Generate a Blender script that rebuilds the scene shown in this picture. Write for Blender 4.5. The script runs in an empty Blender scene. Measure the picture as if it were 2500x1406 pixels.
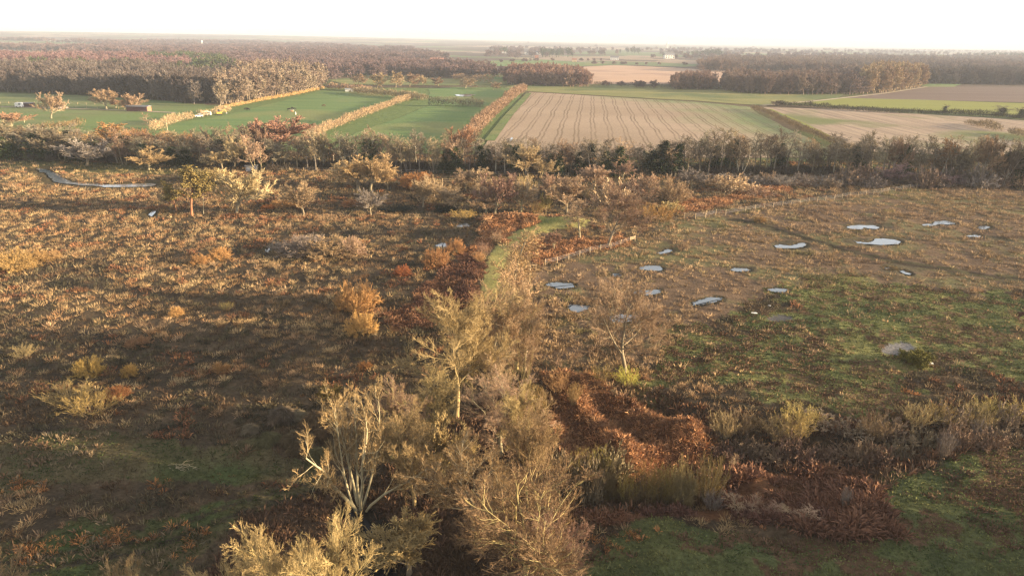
import bpy, math, random
import numpy as np
from math import radians as R_

# ------------------------------------------------------------------ camera, world, sun, exposure
S = bpy.context.scene
COL = S.collection
CAM_H, PITCH, ROLL, FPX = 40.0, R_(19.95), R_(0.9), 1667.0
SUN_EL, SUN_AZ = R_(9.0), R_(97.0)          # azimuth measured from the view direction (+Y) towards +X
cd = bpy.data.cameras.new('camera'); cam = bpy.data.objects.new('camera', cd); COL.objects.link(cam)
cd.sensor_width = 36.0; cd.lens = 36.0*FPX/2500.0; cd.clip_start = 0.5; cd.clip_end = 40000
cam.location = (0, 0, CAM_H)
from mathutils import Matrix, Vector
cam.rotation_euler = (Matrix.Rotation(math.pi/2-PITCH, 4, 'X') @ Matrix.Rotation(ROLL, 4, 'Z')).to_euler()
S.camera = cam
W = bpy.data.worlds.new('World'); S.world = W; W.use_nodes = True
wn = W.node_tree.nodes; bgn = wn['Background']; sky = wn.new('ShaderNodeTexSky')
sky.sky_type = 'NISHITA'; sky.sun_disc = False; sky.sun_elevation = SUN_EL; sky.sun_rotation = SUN_AZ
sky.altitude = 30; sky.air_density = 1.0; sky.dust_density = 0.8; sky.ozone_density = 2.0
hsv = wn.new('ShaderNodeHueSaturation'); hsv.inputs['Saturation'].default_value = .12; W.node_tree.links.new(sky.outputs[0], hsv.inputs['Color']); W.node_tree.links.new(hsv.outputs[0], bgn.inputs['Color']); bgn.inputs['Strength'].default_value = 0.11
sl = bpy.data.lights.new('sun', 'SUN'); sun = bpy.data.objects.new('sun', sl); COL.objects.link(sun)
sl.energy = 5.0; sl.angle = R_(0.6); sl.color = (1.0, 0.765, 0.47)
sd = Vector((math.sin(SUN_AZ)*math.cos(SUN_EL), math.cos(SUN_AZ)*math.cos(SUN_EL), math.sin(SUN_EL)))
sun.rotation_euler = sd.to_track_quat('Z', 'Y').to_euler(); sun.location = (300, 60, 120)
S.view_settings.view_transform = 'Standard'; S.view_settings.look = 'None'
S.view_settings.exposure = 2.2; S.view_settings.gamma = 1.0
S.cycles.use_denoising = True; S.cycles.denoising_prefilter = 'NONE'; S.cycles.filter_width = 1.4; S.cycles.volume_bounces = 1; S.cycles.max_bounces = 5; S.cycles.diffuse_bounces = 2; S.cycles.transparent_max_bounces = 4

# ------------------------------------------------------------------ photograph pixels (2500 x 1406) <-> ground
_r0, _f0, _u0 = np.array([1, 0, 0.]), np.array([0, math.cos(PITCH), -math.sin(PITCH)]), np.array([0, math.sin(PITCH), math.cos(PITCH)])
CR = _r0*math.cos(ROLL)+_u0*math.sin(ROLL); CU = -_r0*math.sin(ROLL)+_u0*math.cos(ROLL); CF = _f0
def ray(px, py):
    px = np.asarray(px, float)[..., None]; py = np.asarray(py, float)[..., None]
    return CF + CR*(px-1250)/FPX - CU*(py-703)/FPX
def flat(px, py, z=0.0):
    d = ray(px, py); t = (z-CAM_H)/np.minimum(d[..., 2], -1e-4)
    return (d*np.asarray(t)[..., None])[..., :2]
def proj(x, y, z=0.0):
    v = np.stack(np.broadcast_arrays(x, y, np.asarray(z, float)-CAM_H), -1)
    w = v@CF; ok = w > 1
    w = np.where(ok, w, 1)
    return np.where(ok, 1250+FPX*(v@CR)/w, -9e4), np.where(ok, 703-FPX*(v@CU)/w, 9e4)
def poly(pts): return flat(*np.array(pts, float).T)

# ------------------------------------------------------------------ numpy noise, polygon tests, distances
def _hash(ix, iy, s):
    n = (ix*374761393 + iy*668265263 + s*1442695) & 0x7fffffff
    n = ((n ^ (n >> 13))*1274126177) & 0x7fffffff
    return ((n ^ (n >> 16)) & 0xffff)/65535.0
def noise(x, y, sc, s=0):
    x = np.asarray(x, float)/sc + 517.3; y = np.asarray(y, float)/sc + 311.7
    ix = np.floor(x).astype(np.int64); iy = np.floor(y).astype(np.int64); fx = x-ix; fy = y-iy
    fx = fx*fx*(3-2*fx); fy = fy*fy*(3-2*fy)
    a = _hash(ix, iy, s)*(1-fx)+_hash(ix+1, iy, s)*fx; b = _hash(ix, iy+1, s)*(1-fx)+_hash(ix+1, iy+1, s)*fx
    return a*(1-fy)+b*fy
def fbm(x, y, sc, s=0): return .5*noise(x, y, sc, s)+.3*noise(x, y, sc/2.1, s+7)+.2*noise(x, y, sc/4.3, s+13)
def inside(x, y, P):
    r = np.zeros(np.shape(x), bool); n = len(P)
    for i in range(n):
        x0, y0 = P[i]; x1, y1 = P[(i+1) % n]
        if y0 == y1: continue
        c = (y0 > y) != (y1 > y)
        r ^= c & (x < (x1-x0)*(y-y0)/(y1-y0)+x0)
    return r
def dline(x, y, P, closed=False):
    d = np.full(np.shape(x), 1e9); n = len(P)
    for i in range(n if closed else n-1):
        x0, y0 = P[i]; x1, y1 = P[(i+1) % n]; dx, dy = x1-x0, y1-y0; L = dx*dx+dy*dy+1e-9
        t = np.clip(((x-x0)*dx+(y-y0)*dy)/L, 0, 1)
        d = np.minimum(d, np.hypot(x-x0-t*dx, y-y0-t*dy))
    return d
def sdist(x, y, P, m=12.0):              # signed distance, exact only within m metres of the outline's box
    x = np.asarray(x, float); y = np.asarray(y, float); r = np.full(x.shape, -m); lo, hi = P.min(0)-m, P.max(0)+m; b = (x > lo[0]) & (x < hi[0]) & (y > lo[1]) & (y < hi[1])
    if b.any(): u, v = x[b], y[b]; d = dline(u, v, P, True); r[b] = np.where(inside(u, v, P), d, -d)
    return r
def sstep(a, b, v):
    t = np.clip((v-a)/(b-a), 0, 1); return t*t*(3-2*t)

# ------------------------------------------------------------------ terrain layout
def ell(cx, cy, a, b, rot=0.0, n=26, wob=.16, seed=0):
    rg = np.random.default_rng(seed+int(cx)); th = np.linspace(0, 2*math.pi, n, endpoint=False)
    r = 1+wob*np.sin(2*th+rg.uniform(0, 6))+wob*.6*np.sin(3*th+rg.uniform(0, 6))+wob*.4*np.sin(5*th+rg.uniform(0, 6))+wob*.3*np.sin(9*th+rg.uniform(0, 6))
    X = a*r*np.cos(th); Y = b*r*np.sin(th)
    return [(cx+x, cy+y+rot*x) for x, y in zip(X, Y)]
PONDS = [  # outline in photograph pixels, what tells it apart
 (ell(1591, 654, 25, 7.5), 'small round blue pond in the middle of the tan grass, nearest the fence bend'),
 ([(1604, 618), (1618, 613), (1628, 609), (1638, 608), (1641, 612), (1634, 616), (1618, 619)], 'narrow sliver of pond with a dark muddy bank, beside the bracken edge'),
 (ell(1470, 669, 8, 4), 'tiny puddle just left of the dark-banked puddle behind the lone bare tree'),
 (ell(1507, 671, 14, 4.5), 'dark-banked puddle behind the top of the lone bare tree'),
 (ell(1369, 696, 32, 7.5), 'long oval blue pond nearest the post and rail corner of the fence'),
 (ell(1582, 713, 29, 7, -.05), 'blue pond with a straight near edge just right of the lone bare tree crown'),
 (ell(1411, 751, 28, 8, .03), 'oval blue pond left of the lone bare tree crown'),
 (ell(1522, 776, 44, 8.5), 'wide pond seen through the branches of the lone bare tree'),
 (ell(1726, 734, 32, 8, -.15), 'tilted pond with ragged grassy far edge beside the low green mound'),
 (ell(1806, 658, 20, 5), 'small oval pond with a dark bank on its right, alone in tan grass'),
 (ell(1900, 708, 20, 5.5), 'small speckled pond where the tan grass turns green'),
 ([(1891, 600), (1905, 597), (1930, 599), (1946, 596), (1950, 593), (1962, 592), (1970, 596), (1966, 601), (1948, 604), (1915, 606), (1897, 605)], 'crescent shaped bright pond left of the vehicle ruts'),
 ([(2066, 553), (2080, 550), (2105, 549), (2135, 550), (2149, 555), (2140, 559), (2120, 557), (2108, 555), (2104, 559), (2088, 560), (2072, 557)], 'long bright crescent pond beyond the largest pond'),
 ([(2085, 588), (2098, 590), (2120, 592), (2132, 588), (2137, 582), (2160, 582), (2188, 585), (2200, 590), (2194, 596), (2150, 597), (2110, 595), (2092, 593)], 'largest bright pond with a notch in its far edge'),
 ([(2250, 548), (2262, 546), (2276, 545), (2284, 540), (2305, 539), (2326, 541), (2334, 545), (2322, 548), (2298, 547), (2275, 551), (2256, 551)], 'thin winding bright pond farthest away on the heath'),
 (ell(2402, 555, 13, 4.5), 'small bright pond right of the thin winding pond'),
 (ell(2378, 576, 16, 3), 'thin flat pond with a dark ditch running off to its right'),
 (ell(2172, 655, 11, 3.5, .1), 'far half of the narrow split pond in a dark hollow'),
 ([(2196, 660), (2204, 660), (2214, 664), (2226, 668), (2218, 670), (2204, 667)], 'near half of the narrow split pond in a dark hollow'),
 (ell(1131, 550, 20, 3.5), 'glint of stream water behind the bracken end of the embankment'),
 (ell(1080, 598, 17, 4.5, -.1), 'small pool of stream water beside a round orange bush'),
 (ell(653, 608, 5, 7, -.3), 'tiny water glint at the left end of the grey willow thicket'),
]
RIVER = [(92, 411), (112, 413), (132, 420), (150, 429), (161, 437), (178, 444), (215, 447), (270, 450), (330, 449), (376, 447), (381, 450), (372, 455), (330, 456), (270, 456), (215, 453), (160, 448), (130, 443), (123, 435), (112, 425), (96, 417)]
DITCH = [(362, 523), (371, 515), (383, 511), (379, 518), (370, 528)]
BROOK = [(850, 1225), (900, 1250), (935, 1290), (955, 1340), (960, 1420), (900, 1420), (880, 1350), (855, 1290), (835, 1250)]
def ragged(P, seed, amp=.16, n=3):
    rg = np.random.default_rng(seed); Q = np.concatenate([[P[i]*(1-t)+P[(i+1) % len(P)]*t for t in np.arange(n)/n] for i in range(len(P))]); r = rg.normal(0, amp, Q.shape); return Q+r*(np.arange(len(Q)) % 2 == 1)[:, None]+rg.normal(0, amp*.4, Q.shape)
PONDW = [ragged(poly(p), 40+i) for i, (p, _) in enumerate(PONDS)]; RIVW = ragged(poly(RIVER), 5, .3, 4); DITW = poly(DITCH); BRKW = poly(BROOK)
VALLEY = poly([(1330, 935), (1440, 940), (1560, 945), (1640, 962), (1720, 990), (1850, 1012), (2050, 1020), (2250, 995), (2380, 968), (2700, 955), (2700, 1085), (2380, 1095), (2200, 1170), (2050, 1260), (1900, 1270), (1700, 1255), (1560, 1255), (1400, 1250), (1370, 1150)])
RIDGES = [(poly([(1375, 945), (1430, 995), (1490, 1055), (1530, 1110)]), 2.6, 2.0), (poly([(1440, 955), (1530, 985), (1620, 1022), (1680, 1050)]), 2.4, 1.8), (poly([(1560, 1090), (1690, 1060), (1740, 1040)]), 1.2, 2.0)]
KNOLL = poly([(1480, 1300), (1600, 1275), (1900, 1310), (2150, 1340), (2400, 1290), (2700, 1270), (2700, 1500), (1480, 1500)])
BANK = poly([(1200, 760), (1205, 690), (1225, 630), (1255, 590), (1320, 565), (1440, 555)])
MOUND2 = poly([(1180, 545), (1250, 540), (1330, 545), (1400, 552)])
BR2 = poly([(1740, 1120), (1850, 1105), (2100, 1125), (2140, 1180), (2180, 1260), (2220, 1330), (2030, 1330), (1900, 1285), (1740, 1260)])
RUT = poly([(1790, 535), (1870, 552), (1960, 580), (2060, 610), (2200, 640), (2400, 670), (2560, 690)])
DRY = [poly(ell(1903, 776, 27, 6)), poly(ell(2190, 850, 36, 12))]
HOLLOW = [poly(ell(2200, 656, 56, 12, .08)), poly(ell(2140, 589, 72, 12)), poly(ell(1930, 599, 58, 10)), poly(ell(2105, 555, 56, 8)), poly(ell(1625, 613, 28, 8)), poly(ell(1507, 670, 24, 8)), poly(ell(1815, 657, 36, 8)), poly(ell(2415, 580, 55, 6, .15))]
def ground_h(x, y):
    x = np.asarray(x, float); y = np.asarray(y, float); d = np.hypot(x, y)
    near = 1-sstep(215, 260, d)
    h = near*(.34*(fbm(x, y, 9, 3)-.5)+.22*(noise(x, y, 2.3, 5)-.5)+.5*(noise(x, y, 38, 9)-.5))
    h = h - 2.3*sstep(-1.0, 5.0, sdist(x, y, VALLEY))
    for P, a, w in RIDGES: h = h + a*np.exp(-(dline(x, y, P)/w)**2)*(.75+.5*noise(x, y, 4, 21))
    h = h + 1.5*sstep(0, 9, sdist(x, y, KNOLL)) + .7*np.exp(-(dline(x, y, BANK)/4.5)**2) + 1.5*np.exp(-(dline(x, y, MOUND2)/3.5)**2)
    h = h - .22*np.exp(-(dline(x, y, RUT)/.9)**2) - 1.3*sstep(-2.5, 1.5, sdist(x, y, BRKW))
    h = h + 2.0*(fbm(x, y, 5.5, 17)-.35)*sstep(-1, 3, sdist(x, y, BR2))+1.1*(fbm(x, y, 4.5, 18)-.4)*sstep(0, 4, sdist(x, y, VALLEY))
    for P in HOLLOW: h = h - .16*sstep(-.5, 2.0, sdist(x, y, P))
    for P in PONDW: 
        s = sdist(x, y, P); k0 = sstep(-4, -1, s); h = h*(1-k0); k = sstep(-.45, .1, s); h = h*(1-k) + k*(-.5)
    for P in (RIVW, DITW):
        s = sdist(x, y, P); k2 = sstep(-9, -2, s); h = h*(1-k2)+k2*.02; k = sstep(-1.2, .6, s); h = h*(1-k) + k*(-.6)
    for P in DRY: h = h - .35*sstep(-1, 2, sdist(x, y, P))
    far = sstep(1500, 3500, d)
    h = h + far*9*(fbm(x, y, 1500, 31)-.4) + 46*sstep(1600, 8500, d)*sstep(3200, -3800, x)
    return h
def at(px, py):
    px = np.atleast_1d(np.asarray(px, float)); py = np.atleast_1d(np.asarray(py, float)); z = np.zeros(px.shape)
    for _ in range(4):
        d = ray(px, py); t = (z-CAM_H)/np.minimum(d[..., 2], -1e-4); p = d*t[..., None]; z = ground_h(p[..., 0], p[..., 1])
    return np.stack([p[..., 0], p[..., 1], z], -1)
def at1(px, py): return Vector(at(px, py)[0])

# ------------------------------------------------------------------ mesh and object helpers
def new_mesh(name, V, F, mat, colr=None, smooth=False):
    V = np.asarray(V, np.float32).reshape(-1, 3); F = np.asarray(F, np.int32); k = F.shape[1]
    m = bpy.data.meshes.new(name); m.vertices.add(len(V)); m.vertices.foreach_set('co', V.ravel())
    m.loops.add(F.size); m.loops.foreach_set('vertex_index', F.ravel())
    m.polygons.add(len(F)); m.polygons.foreach_set('loop_start', np.arange(0, F.size, k, dtype=np.int32))
    if smooth: m.polygons.foreach_set('use_smooth', np.ones(len(F), bool))
    if colr is not None:
        c = np.ones((len(V), 4), np.float32); c[:, :3] = colr
        m.attributes.new('tint', 'FLOAT_COLOR', 'POINT').data.foreach_set('color', c.ravel())
    m.update(calc_edges=True); m.validate()
    if mat: m.materials.append(mat)
    return m
def tag(o, label, cat=None, group=None, kind=None):
    o['label'] = label
    if cat: o['category'] = cat
    if group: o['group'] = group
    if kind: o['kind'] = kind
    return o
def link(name, mesh, parent=None, color=None):
    o = bpy.data.objects.new(name, mesh); COL.objects.link(o)
    if parent: o.parent = parent
    if color is not None: o.color = (*color[:3], 1)
    return o
def empty(name, loc, rz=0.0, sc=(1, 1, 1)):
    o = bpy.data.objects.new(name, None); COL.objects.link(o); o.location = loc; o.rotation_euler = (0, 0, rz); o.scale = sc
    o.empty_display_size = .3; return o
class MB:                                   # collects boxes and prisms into one mesh
    def __init__(s): s.V = []; s.F = []
    def add(s, V, F):
        b = len(s.V); s.V += [tuple(v) for v in V]; s.F += [tuple(b+i for i in f) for f in F]; return s
    def box(s, c, d, rz=0.0, tap=1.0):
        cx, cy, cz = c; a, b, h = d[0]/2, d[1]/2, d[2]/2; V = []
        for z, t in ((-h, 1), (h, tap)):
            for x, y in ((-a, -b), (a, -b), (a, b), (-a, b)):
                x *= t; y *= t; V.append((cx+x*math.cos(rz)-y*math.sin(rz), cy+x*math.sin(rz)+y*math.cos(rz), cz+z))
        return s.add(V, [(3, 2, 1, 0), (4, 5, 6, 7), (0, 1, 5, 4), (1, 2, 6, 5), (2, 3, 7, 6), (3, 0, 4, 7)])
    def gable(s, c, L, Wd, h, over=.2, hip=0.0):
        x, y, z = c; a, b = L/2+over, Wd/2+over
        V = [(x-a, y-b, z), (x+a, y-b, z), (x+a, y+b, z), (x-a, y+b, z), (x-a+hip, y, z+h), (x+a-hip, y, z+h)]
        return s.add(V, [(3, 2, 1, 0), (0, 1, 5, 4), (2, 3, 4, 5), (1, 2, 5), (3, 0, 4)])
    def cyl(s, p0, p1, r0, r1, n=8):
        p0, p1 = Vector(p0), Vector(p1); q = (p1-p0).to_track_quat('Z', 'Y'); V = []
        for p, r in ((p0, r0), (p1, r1)):
            for i in range(n): V.append(p+q@Vector((r*math.cos(2*math.pi*i/n), r*math.sin(2*math.pi*i/n), 0)))
        return s.add(V, [(i, (i+1) % n, n+(i+1) % n, n+i) for i in range(n)]+[tuple(range(n-1, -1, -1)), tuple(range(n, 2*n))])
    def build(s, name, mat, parent=None, color=None):
        m = bpy.data.meshes.new(name); m.from_pydata(s.V, [], s.F); m.update(); m.materials.append(mat); return link(name, m, parent, color)

# ------------------------------------------------------------------ materials
def mat(name, rough=.9, spec=.2):
    m = bpy.data.materials.new(name); m.use_nodes = True; b = m.node_tree.nodes['Principled BSDF']
    b.inputs['Roughness'].default_value = rough; b.inputs['Specular IOR Level'].default_value = spec
    return m, m.node_tree.nodes, m.node_tree.links, b
def nd(N, t, **kw):
    n = N.new(t)
    for k, v in kw.items():
        if k.startswith('i_'): n.inputs[k[2:].replace('_', ' ')].default_value = v
        else: setattr(n, k, v)
    return n
def ntex(N, L, scale, detail=4, rough=.6, coord='Object', stretch=None):
    tc = N.new('ShaderNodeTexCoord'); n = nd(N, 'ShaderNodeTexNoise'); n.inputs['Scale'].default_value = scale; n.inputs['Detail'].default_value = detail; n.inputs['Roughness'].default_value = rough
    src = tc.outputs[coord]
    if stretch:
        mp = N.new('ShaderNodeMapping'); mp.inputs['Scale'].default_value = stretch[:3]
        if len(stretch) > 3: mp.inputs['Rotation'].default_value = (0, 0, stretch[3])
        L.new(src, mp.inputs[0]); src = mp.outputs[0]
    L.new(src, n.inputs['Vector']); return n.outputs['Fac']
def rng_(N, L, src, a, b, lo=.3, hi=.7):
    m = nd(N, 'ShaderNodeMapRange'); m.inputs['From Min'].default_value = lo; m.inputs['From Max'].default_value = hi
    m.inputs['To Min'].default_value = a; m.inputs['To Max'].default_value = b; L.new(src, m.inputs['Value']); return m.outputs[0]
def mul(N, L, col, fac):
    v = nd(N, 'ShaderNodeVectorMath', operation='SCALE'); L.new(col, v.inputs[0]); L.new(fac, v.inputs['Scale']); return v.outputs[0]
def mixc(N, L, fac, a, b):
    m = nd(N, 'ShaderNodeMix', data_type='RGBA')
    for s, v in ((m.inputs[0], fac), (m.inputs[6], a), (m.inputs[7], b)):
        if isinstance(v, (int, float)): s.default_value = v
        elif isinstance(v, tuple): s.default_value = (*v, 1)
        else: L.new(v, s)
    return m.outputs[2]
def m_twig(name, lo=.7, hi=1.3):            # colour of the object itself, varied a little from tree to tree and along the wood
    m, N, L, b = mat(name, .85, .1); oi = N.new('ShaderNodeObjectInfo')
    f = rng_(N, L, oi.outputs['Random'], lo, hi, 0, 1); n = rng_(N, L, ntex(N, L, 1.1, 3), .72, 1.28)
    mm = nd(N, 'ShaderNodeMath', operation='MULTIPLY'); L.new(f, mm.inputs[0]); L.new(n, mm.inputs[1])
    c = mul(N, L, oi.outputs['Color'], mm.outputs[0])
    hs = N.new('ShaderNodeHueSaturation'); L.new(rng_(N, L, oi.outputs['Random'], .485, .515, 0, 1), hs.inputs['Hue']); L.new(c, hs.inputs['Color'])
    L.new(hs.outputs[0], b.inputs['Base Color']); return m
def m_tint(name, rough=.95):                # per plant colour stored with the mesh
    m, N, L, b = mat(name, rough, .1); a = nd(N, 'ShaderNodeAttribute', attribute_name='tint')
    L.new(mul(N, L, a.outputs['Color'], rng_(N, L, ntex(N, L, 2.0, 2), .8, 1.2)), b.inputs['Base Color']); return m
def m_plain(name, c, rough=.7, var=.15, sc=2.0):
    m, N, L, b = mat(name, rough, .3); k = ntex(N, L, sc, 4)
    L.new(mixc(N, L, rng_(N, L, k, 0, 1), tuple(v*(1-var) for v in c), tuple(min(1, v*(1+var)) for v in c)), b.inputs['Base Color']); return m
TWIG = m_twig('bare twigs'); BARK = m_twig('bark', .8, 1.2); LEAF = m_twig('evergreen leaves', .75, 1.25); PLANT = m_tint('dead grass and fern')
WHITE = m_plain('white paint', (.6, .58, .54)); WOODM = m_plain('weathered timber', (.42, .31, .19), .8); DARKW = m_plain('dark timber', (.06, .03, .03), .8)
TILE = m_plain('clay roof tiles', (.22, .1, .07), .8); SLATE = m_plain('slate roof', (.12, .12, .13), .7); GLASSM, _, _, _b = mat('window glass', .08, .5); _b.inputs['Base Color'].default_value = (.03, .035, .04, 1)
RED = m_plain('red brick', (.3, .12, .07), .85); METAL = m_plain('grey metal', (.3, .3, .31), .45); RUBBER = m_plain('rubber', (.02, .02, .02), .8); YELLOW = m_plain('yellow paint', (.5, .32, .06), .5); HIDE = m_plain('brown hide', (.06, .025, .014), .75); DHIDE = m_plain('dark hide', (.018, .014, .012), .75); FEED = m_plain('orange hay', (.4, .17, .06), .9)

# ------------------------------------------------------------------ ground sheet
ZG = dict(
 lowgrass=[(-200, 1085), (150, 1070), (420, 1085), (600, 1078), (760, 1130), (775, 1200), (640, 1250), (500, 1330), (420, 1420), (-200, 1480), (-200, 1330), (200, 1290), (520, 1235), (700, 1190), (560, 1165), (200, 1190), (-200, 1240)],
 rgreen=[(1500, 905), (1560, 890), (1640, 830), (1700, 790), (1830, 745), (2010, 690), (2250, 700), (2600, 715), (2650, 950), (2380, 958), (2200, 990), (2050, 1012), (1850, 1005), (1720, 982), (1640, 955), (1540, 932)],
 knoll=[(1480, 1290), (1570, 1270), (1700, 1290), (1900, 1318), (2120, 1345), (2230, 1300), (2130, 1210), (2180, 1150), (2320, 1105), (2700, 1080), (2700, 1500), (1420, 1500), (1390, 1380)],
 path=[(1165, 745), (1178, 690), (1196, 630), (1222, 590), (1262, 566), (1285, 560), (1330, 556), (1440, 548), (1440, 560), (1330, 574), (1290, 590), (1262, 606), (1240, 650), (1228, 745)],
 bankgrass=[(1280, 540), (1330, 545), (1390, 550), (1380, 557), (1310, 556), (1270, 548)],
 walk=[(1215, 745), (1240, 640), (1275, 605), (1298, 650), (1290, 905), (1225, 930)],
 ponds=[(1300, 660), (1545, 590), (1700, 520), (2320, 445), (2600, 450), (2700, 720), (2010, 690), (1830, 745), (1640, 830), (1500, 905), (1290, 905)],
 glade=[(0, 392), (300, 400), (520, 415), (520, 425), (300, 428), (130, 412), (0, 405)],
 bracken=[(1320, 915), (1400, 930), (1480, 955), (1600, 990), (1735, 1040), (1735, 1095), (1640, 1150), (1480, 1140), (1370, 1090), (1330, 1000)],
 bracken2=[(1740, 1120), (1850, 1105), (2100, 1125), (2140, 1180), (2180, 1260), (2220, 1330), (2030, 1330), (1900, 1285), (1740, 1260), (1560, 1272), (1390, 1262), (1390, 1240), (1600, 1248), (1750, 1210)],
 bracken3=[(1170, 540), (1240, 528), (1330, 545), (1290, 560), (1220, 580), (1180, 640), (1160, 690), (1150, 620), (1170, 570)],
 bracken4=[(1310, 590), (1420, 578), (1540, 582), (1535, 600), (1440, 612), (1330, 645), (1300, 640), (1285, 610)],
 bracken6=[(1040, 700), (1110, 645), (1150, 600), (1172, 660), (1165, 745), (1100, 790), (960, 815), (930, 780)],
 bracken5=[(1600, 510), (1700, 490), (1900, 455), (2000, 445), (1900, 470), (1720, 512), (1640, 525)],
 fgbrown=[(560, 1280), (760, 1195), (900, 1220), (1100, 1010), (1250, 960), (1330, 1000), (1380, 1240), (1400, 1500), (480, 1500)],
)
ZW = {k: poly(v) for k, v in ZG.items()}
def zone(name, x, y, wob=2.0, sc=5.0):
    k = np.hypot(x, y)/110.0
    return inside(x+(noise(x, y, sc, 71)-.5)*2*wob*k+(noise(x, y, sc/4, 73)-.5)*wob*k, y+(noise(x, y, sc, 72)-.5)*2.5*wob*k+(noise(x, y, sc/4, 74)-.5)*wob*k, ZW[name])
def ground_col(x, y):
    d = np.hypot(x, y); n1 = fbm(x, y, 3.0, 51); n2 = fbm(x, y, 14, 52); n3 = fbm(x, y, 60, 53)
    def mixn(a, b, k): return np.array(a)*(1-k[:, None])+np.array(b)*k[:, None]
    def put(m, c2): c[m] = c2[m]
    c = mixn((.045, .034, .023), (.085, .06, .037), sstep(.3, .7, .6*n1+.4*n2))
    put(d > 235, mixn((.075, .085, .034), (.095, .07, .045), sstep(.35, .6, n3)))
    fl = fbm(x, y, 330, 55); fc = fbm(x, y, 420, 56)
    far = mixn((.11, .14, .065), (.24, .18, .13), sstep(.49, .53, fc)); far = np.where((fl > .46)[:, None], mixn((.08, .06, .05), (.1, .075, .055), n3), far)
    put(d > 900, far)
    put(inside(x, y, poly([(-500, 224), (0, 226), (330, 240), (540, 260), (790, 215), (1290, 214), (1165, 378), (-500, 350)])), mixn((.085, .125, .045), (.12, .15, .055), n1))
    g = mixn((.06, .07, .03), (.115, .115, .045), sstep(.3, .7, .5*n1+.5*n2))
    gb = mixn((.052, .07, .025), (.085, .068, .036), sstep(.38, .62, n2))
    put(zone('lowgrass', x, y, 2.5), gb)
    put(zone('ponds', x, y), mixn((.115, .078, .052), (.11, .10, .05), sstep(.48, .66, .35*n1+.65*n2)))
    put(zone('rgreen', x, y, 7, 9), np.where((fbm(x, y*1.8, 4.5, 58) > .57)[:, None], mixn((.09, .055, .032), (.11, .07, .04), n1), mixn((.07, .082, .034), (.185, .172, .064), sstep(.3, .7, .4*n1+.6*n2))))
    put(zone('knoll', x, y, 1.5), np.where((.6*n2+.4*n1 > .5)[:, None], mixn((.08, .05, .03), (.1, .06, .035), n1), g))
    put(zone('path', x, y, .35, 2), mixn((.16, .155, .055), (.27, .235, .09), n1)); put(zone('bankgrass', x, y, .8), mixn((.1, .12, .035), (.17, .15, .06), n1))
    put(zone('walk', x, y, .6), mixn((.19, .13, .065), (.15, .13, .05), n2)); put(zone('glade', x, y, 1.5), mixn((.06, .07, .028), (.1, .08, .04), n1))
    for z in ('bracken', 'bracken2', 'bracken3', 'bracken4', 'bracken5', 'bracken6'): put(zone(z, x, y, 1.5), mixn((.07, .036, .02), (.12, .058, .028), n1))
    put(zone('fgbrown', x, y, 1.5), mixn((.06, .038, .024), (.085, .055, .034), n1))
    for L, w in ((RUT, 2.2),):
        e = dline(x, y, L); put(e < 1.5+.8*n1, mixn((.05, .045, .025), (.085, .075, .04), n1)); put(np.abs(e-.85) < .5, mixn((.035, .028, .02), (.055, .042, .028), n1))  # wide dark verge paints shadowed grass; the ruts lie within it
    tr = poly([(-50, 1400), (350, 1330), (560, 1245), (700, 1200), (800, 1170)]); e = np.abs(dline(x, y, tr)-.8); put(e < .35, mixn((.035, .028, .02), (.06, .05, .03), n1))
    for k, P in enumerate(PONDW+HOLLOW): put(sdist(x, y, P) > -(.35 if k < len(PONDW) else -.2)-.5*n1, mixn((.05, .042, .03), (.085, .07, .042), n1))
    for P in (RIVW, DITW): put(sdist(x, y, P) > -2.2-1.5*n1, mixn((.04, .034, .02), (.08, .06, .03), n1))
    put(sdist(x, y, DRY[0]) > -.2, mixn((.05, .05, .055), (.09, .085, .085), n1)); put(sdist(x, y, DRY[1]) > -.5*n1, mixn((.10, .098, .10), (.17, .16, .16), n1))
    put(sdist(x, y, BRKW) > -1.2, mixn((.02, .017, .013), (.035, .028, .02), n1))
    return c
rr = np.concatenate([[.5, 5, 10, 15], 20*1.0075**np.arange(0, 365), 20*1.0075**364*1.026**np.arange(1, 170)]); rr = rr[rr < 17000]
aa = np.radians(np.concatenate([np.arange(-180, -52, 4.0), np.arange(-52, 52, .19), np.arange(52, 180, 4.0)]))
nr, na = len(rr), len(aa); A, Q = np.meshgrid(aa, rr); X = (Q*np.sin(A)).ravel(); Y = (Q*np.cos(A)).ravel()
Vg = np.stack([X, Y, ground_h(X, Y)], -1); ii = np.arange(nr-1)[:, None]*na; jj = np.arange(na)[None]; j2 = (jj+1) % na
Fg = np.stack([ii+jj, ii+j2, ii+na+j2, ii+na+jj], -1).reshape(-1, 4)[:, ::-1]
def m_ground():
    m, N, L, b = mat('heath and turf', 1.0, .05); a = nd(N, 'ShaderNodeAttribute', attribute_name='tint')
    k = rng_(N, L, ntex(N, L, 2.6, 6, .7), .55, 1.45); k2 = rng_(N, L, ntex(N, L, .35, 4, .6), .8, 1.2); mm = nd(N, 'ShaderNodeMath', operation='MULTIPLY'); L.new(k, mm.inputs[0]); L.new(k2, mm.inputs[1])
    L.new(mul(N, L, a.outputs['Color'], mm.outputs[0]), b.inputs['Base Color'])
    bp = nd(N, 'ShaderNodeBump'); bp.inputs['Strength'].default_value = .8; bp.inputs['Distance'].default_value = .25; L.new(ntex(N, L, 3.0, 5, .65), bp.inputs['Height']); L.new(bp.outputs[0], b.inputs['Normal']); return m
tag(link('ground', new_mesh('ground', Vg, Fg, m_ground(), ground_col(X, Y), True)), 'open brown and green heathland running out to the horizon', 'ground', kind='structure')

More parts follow.
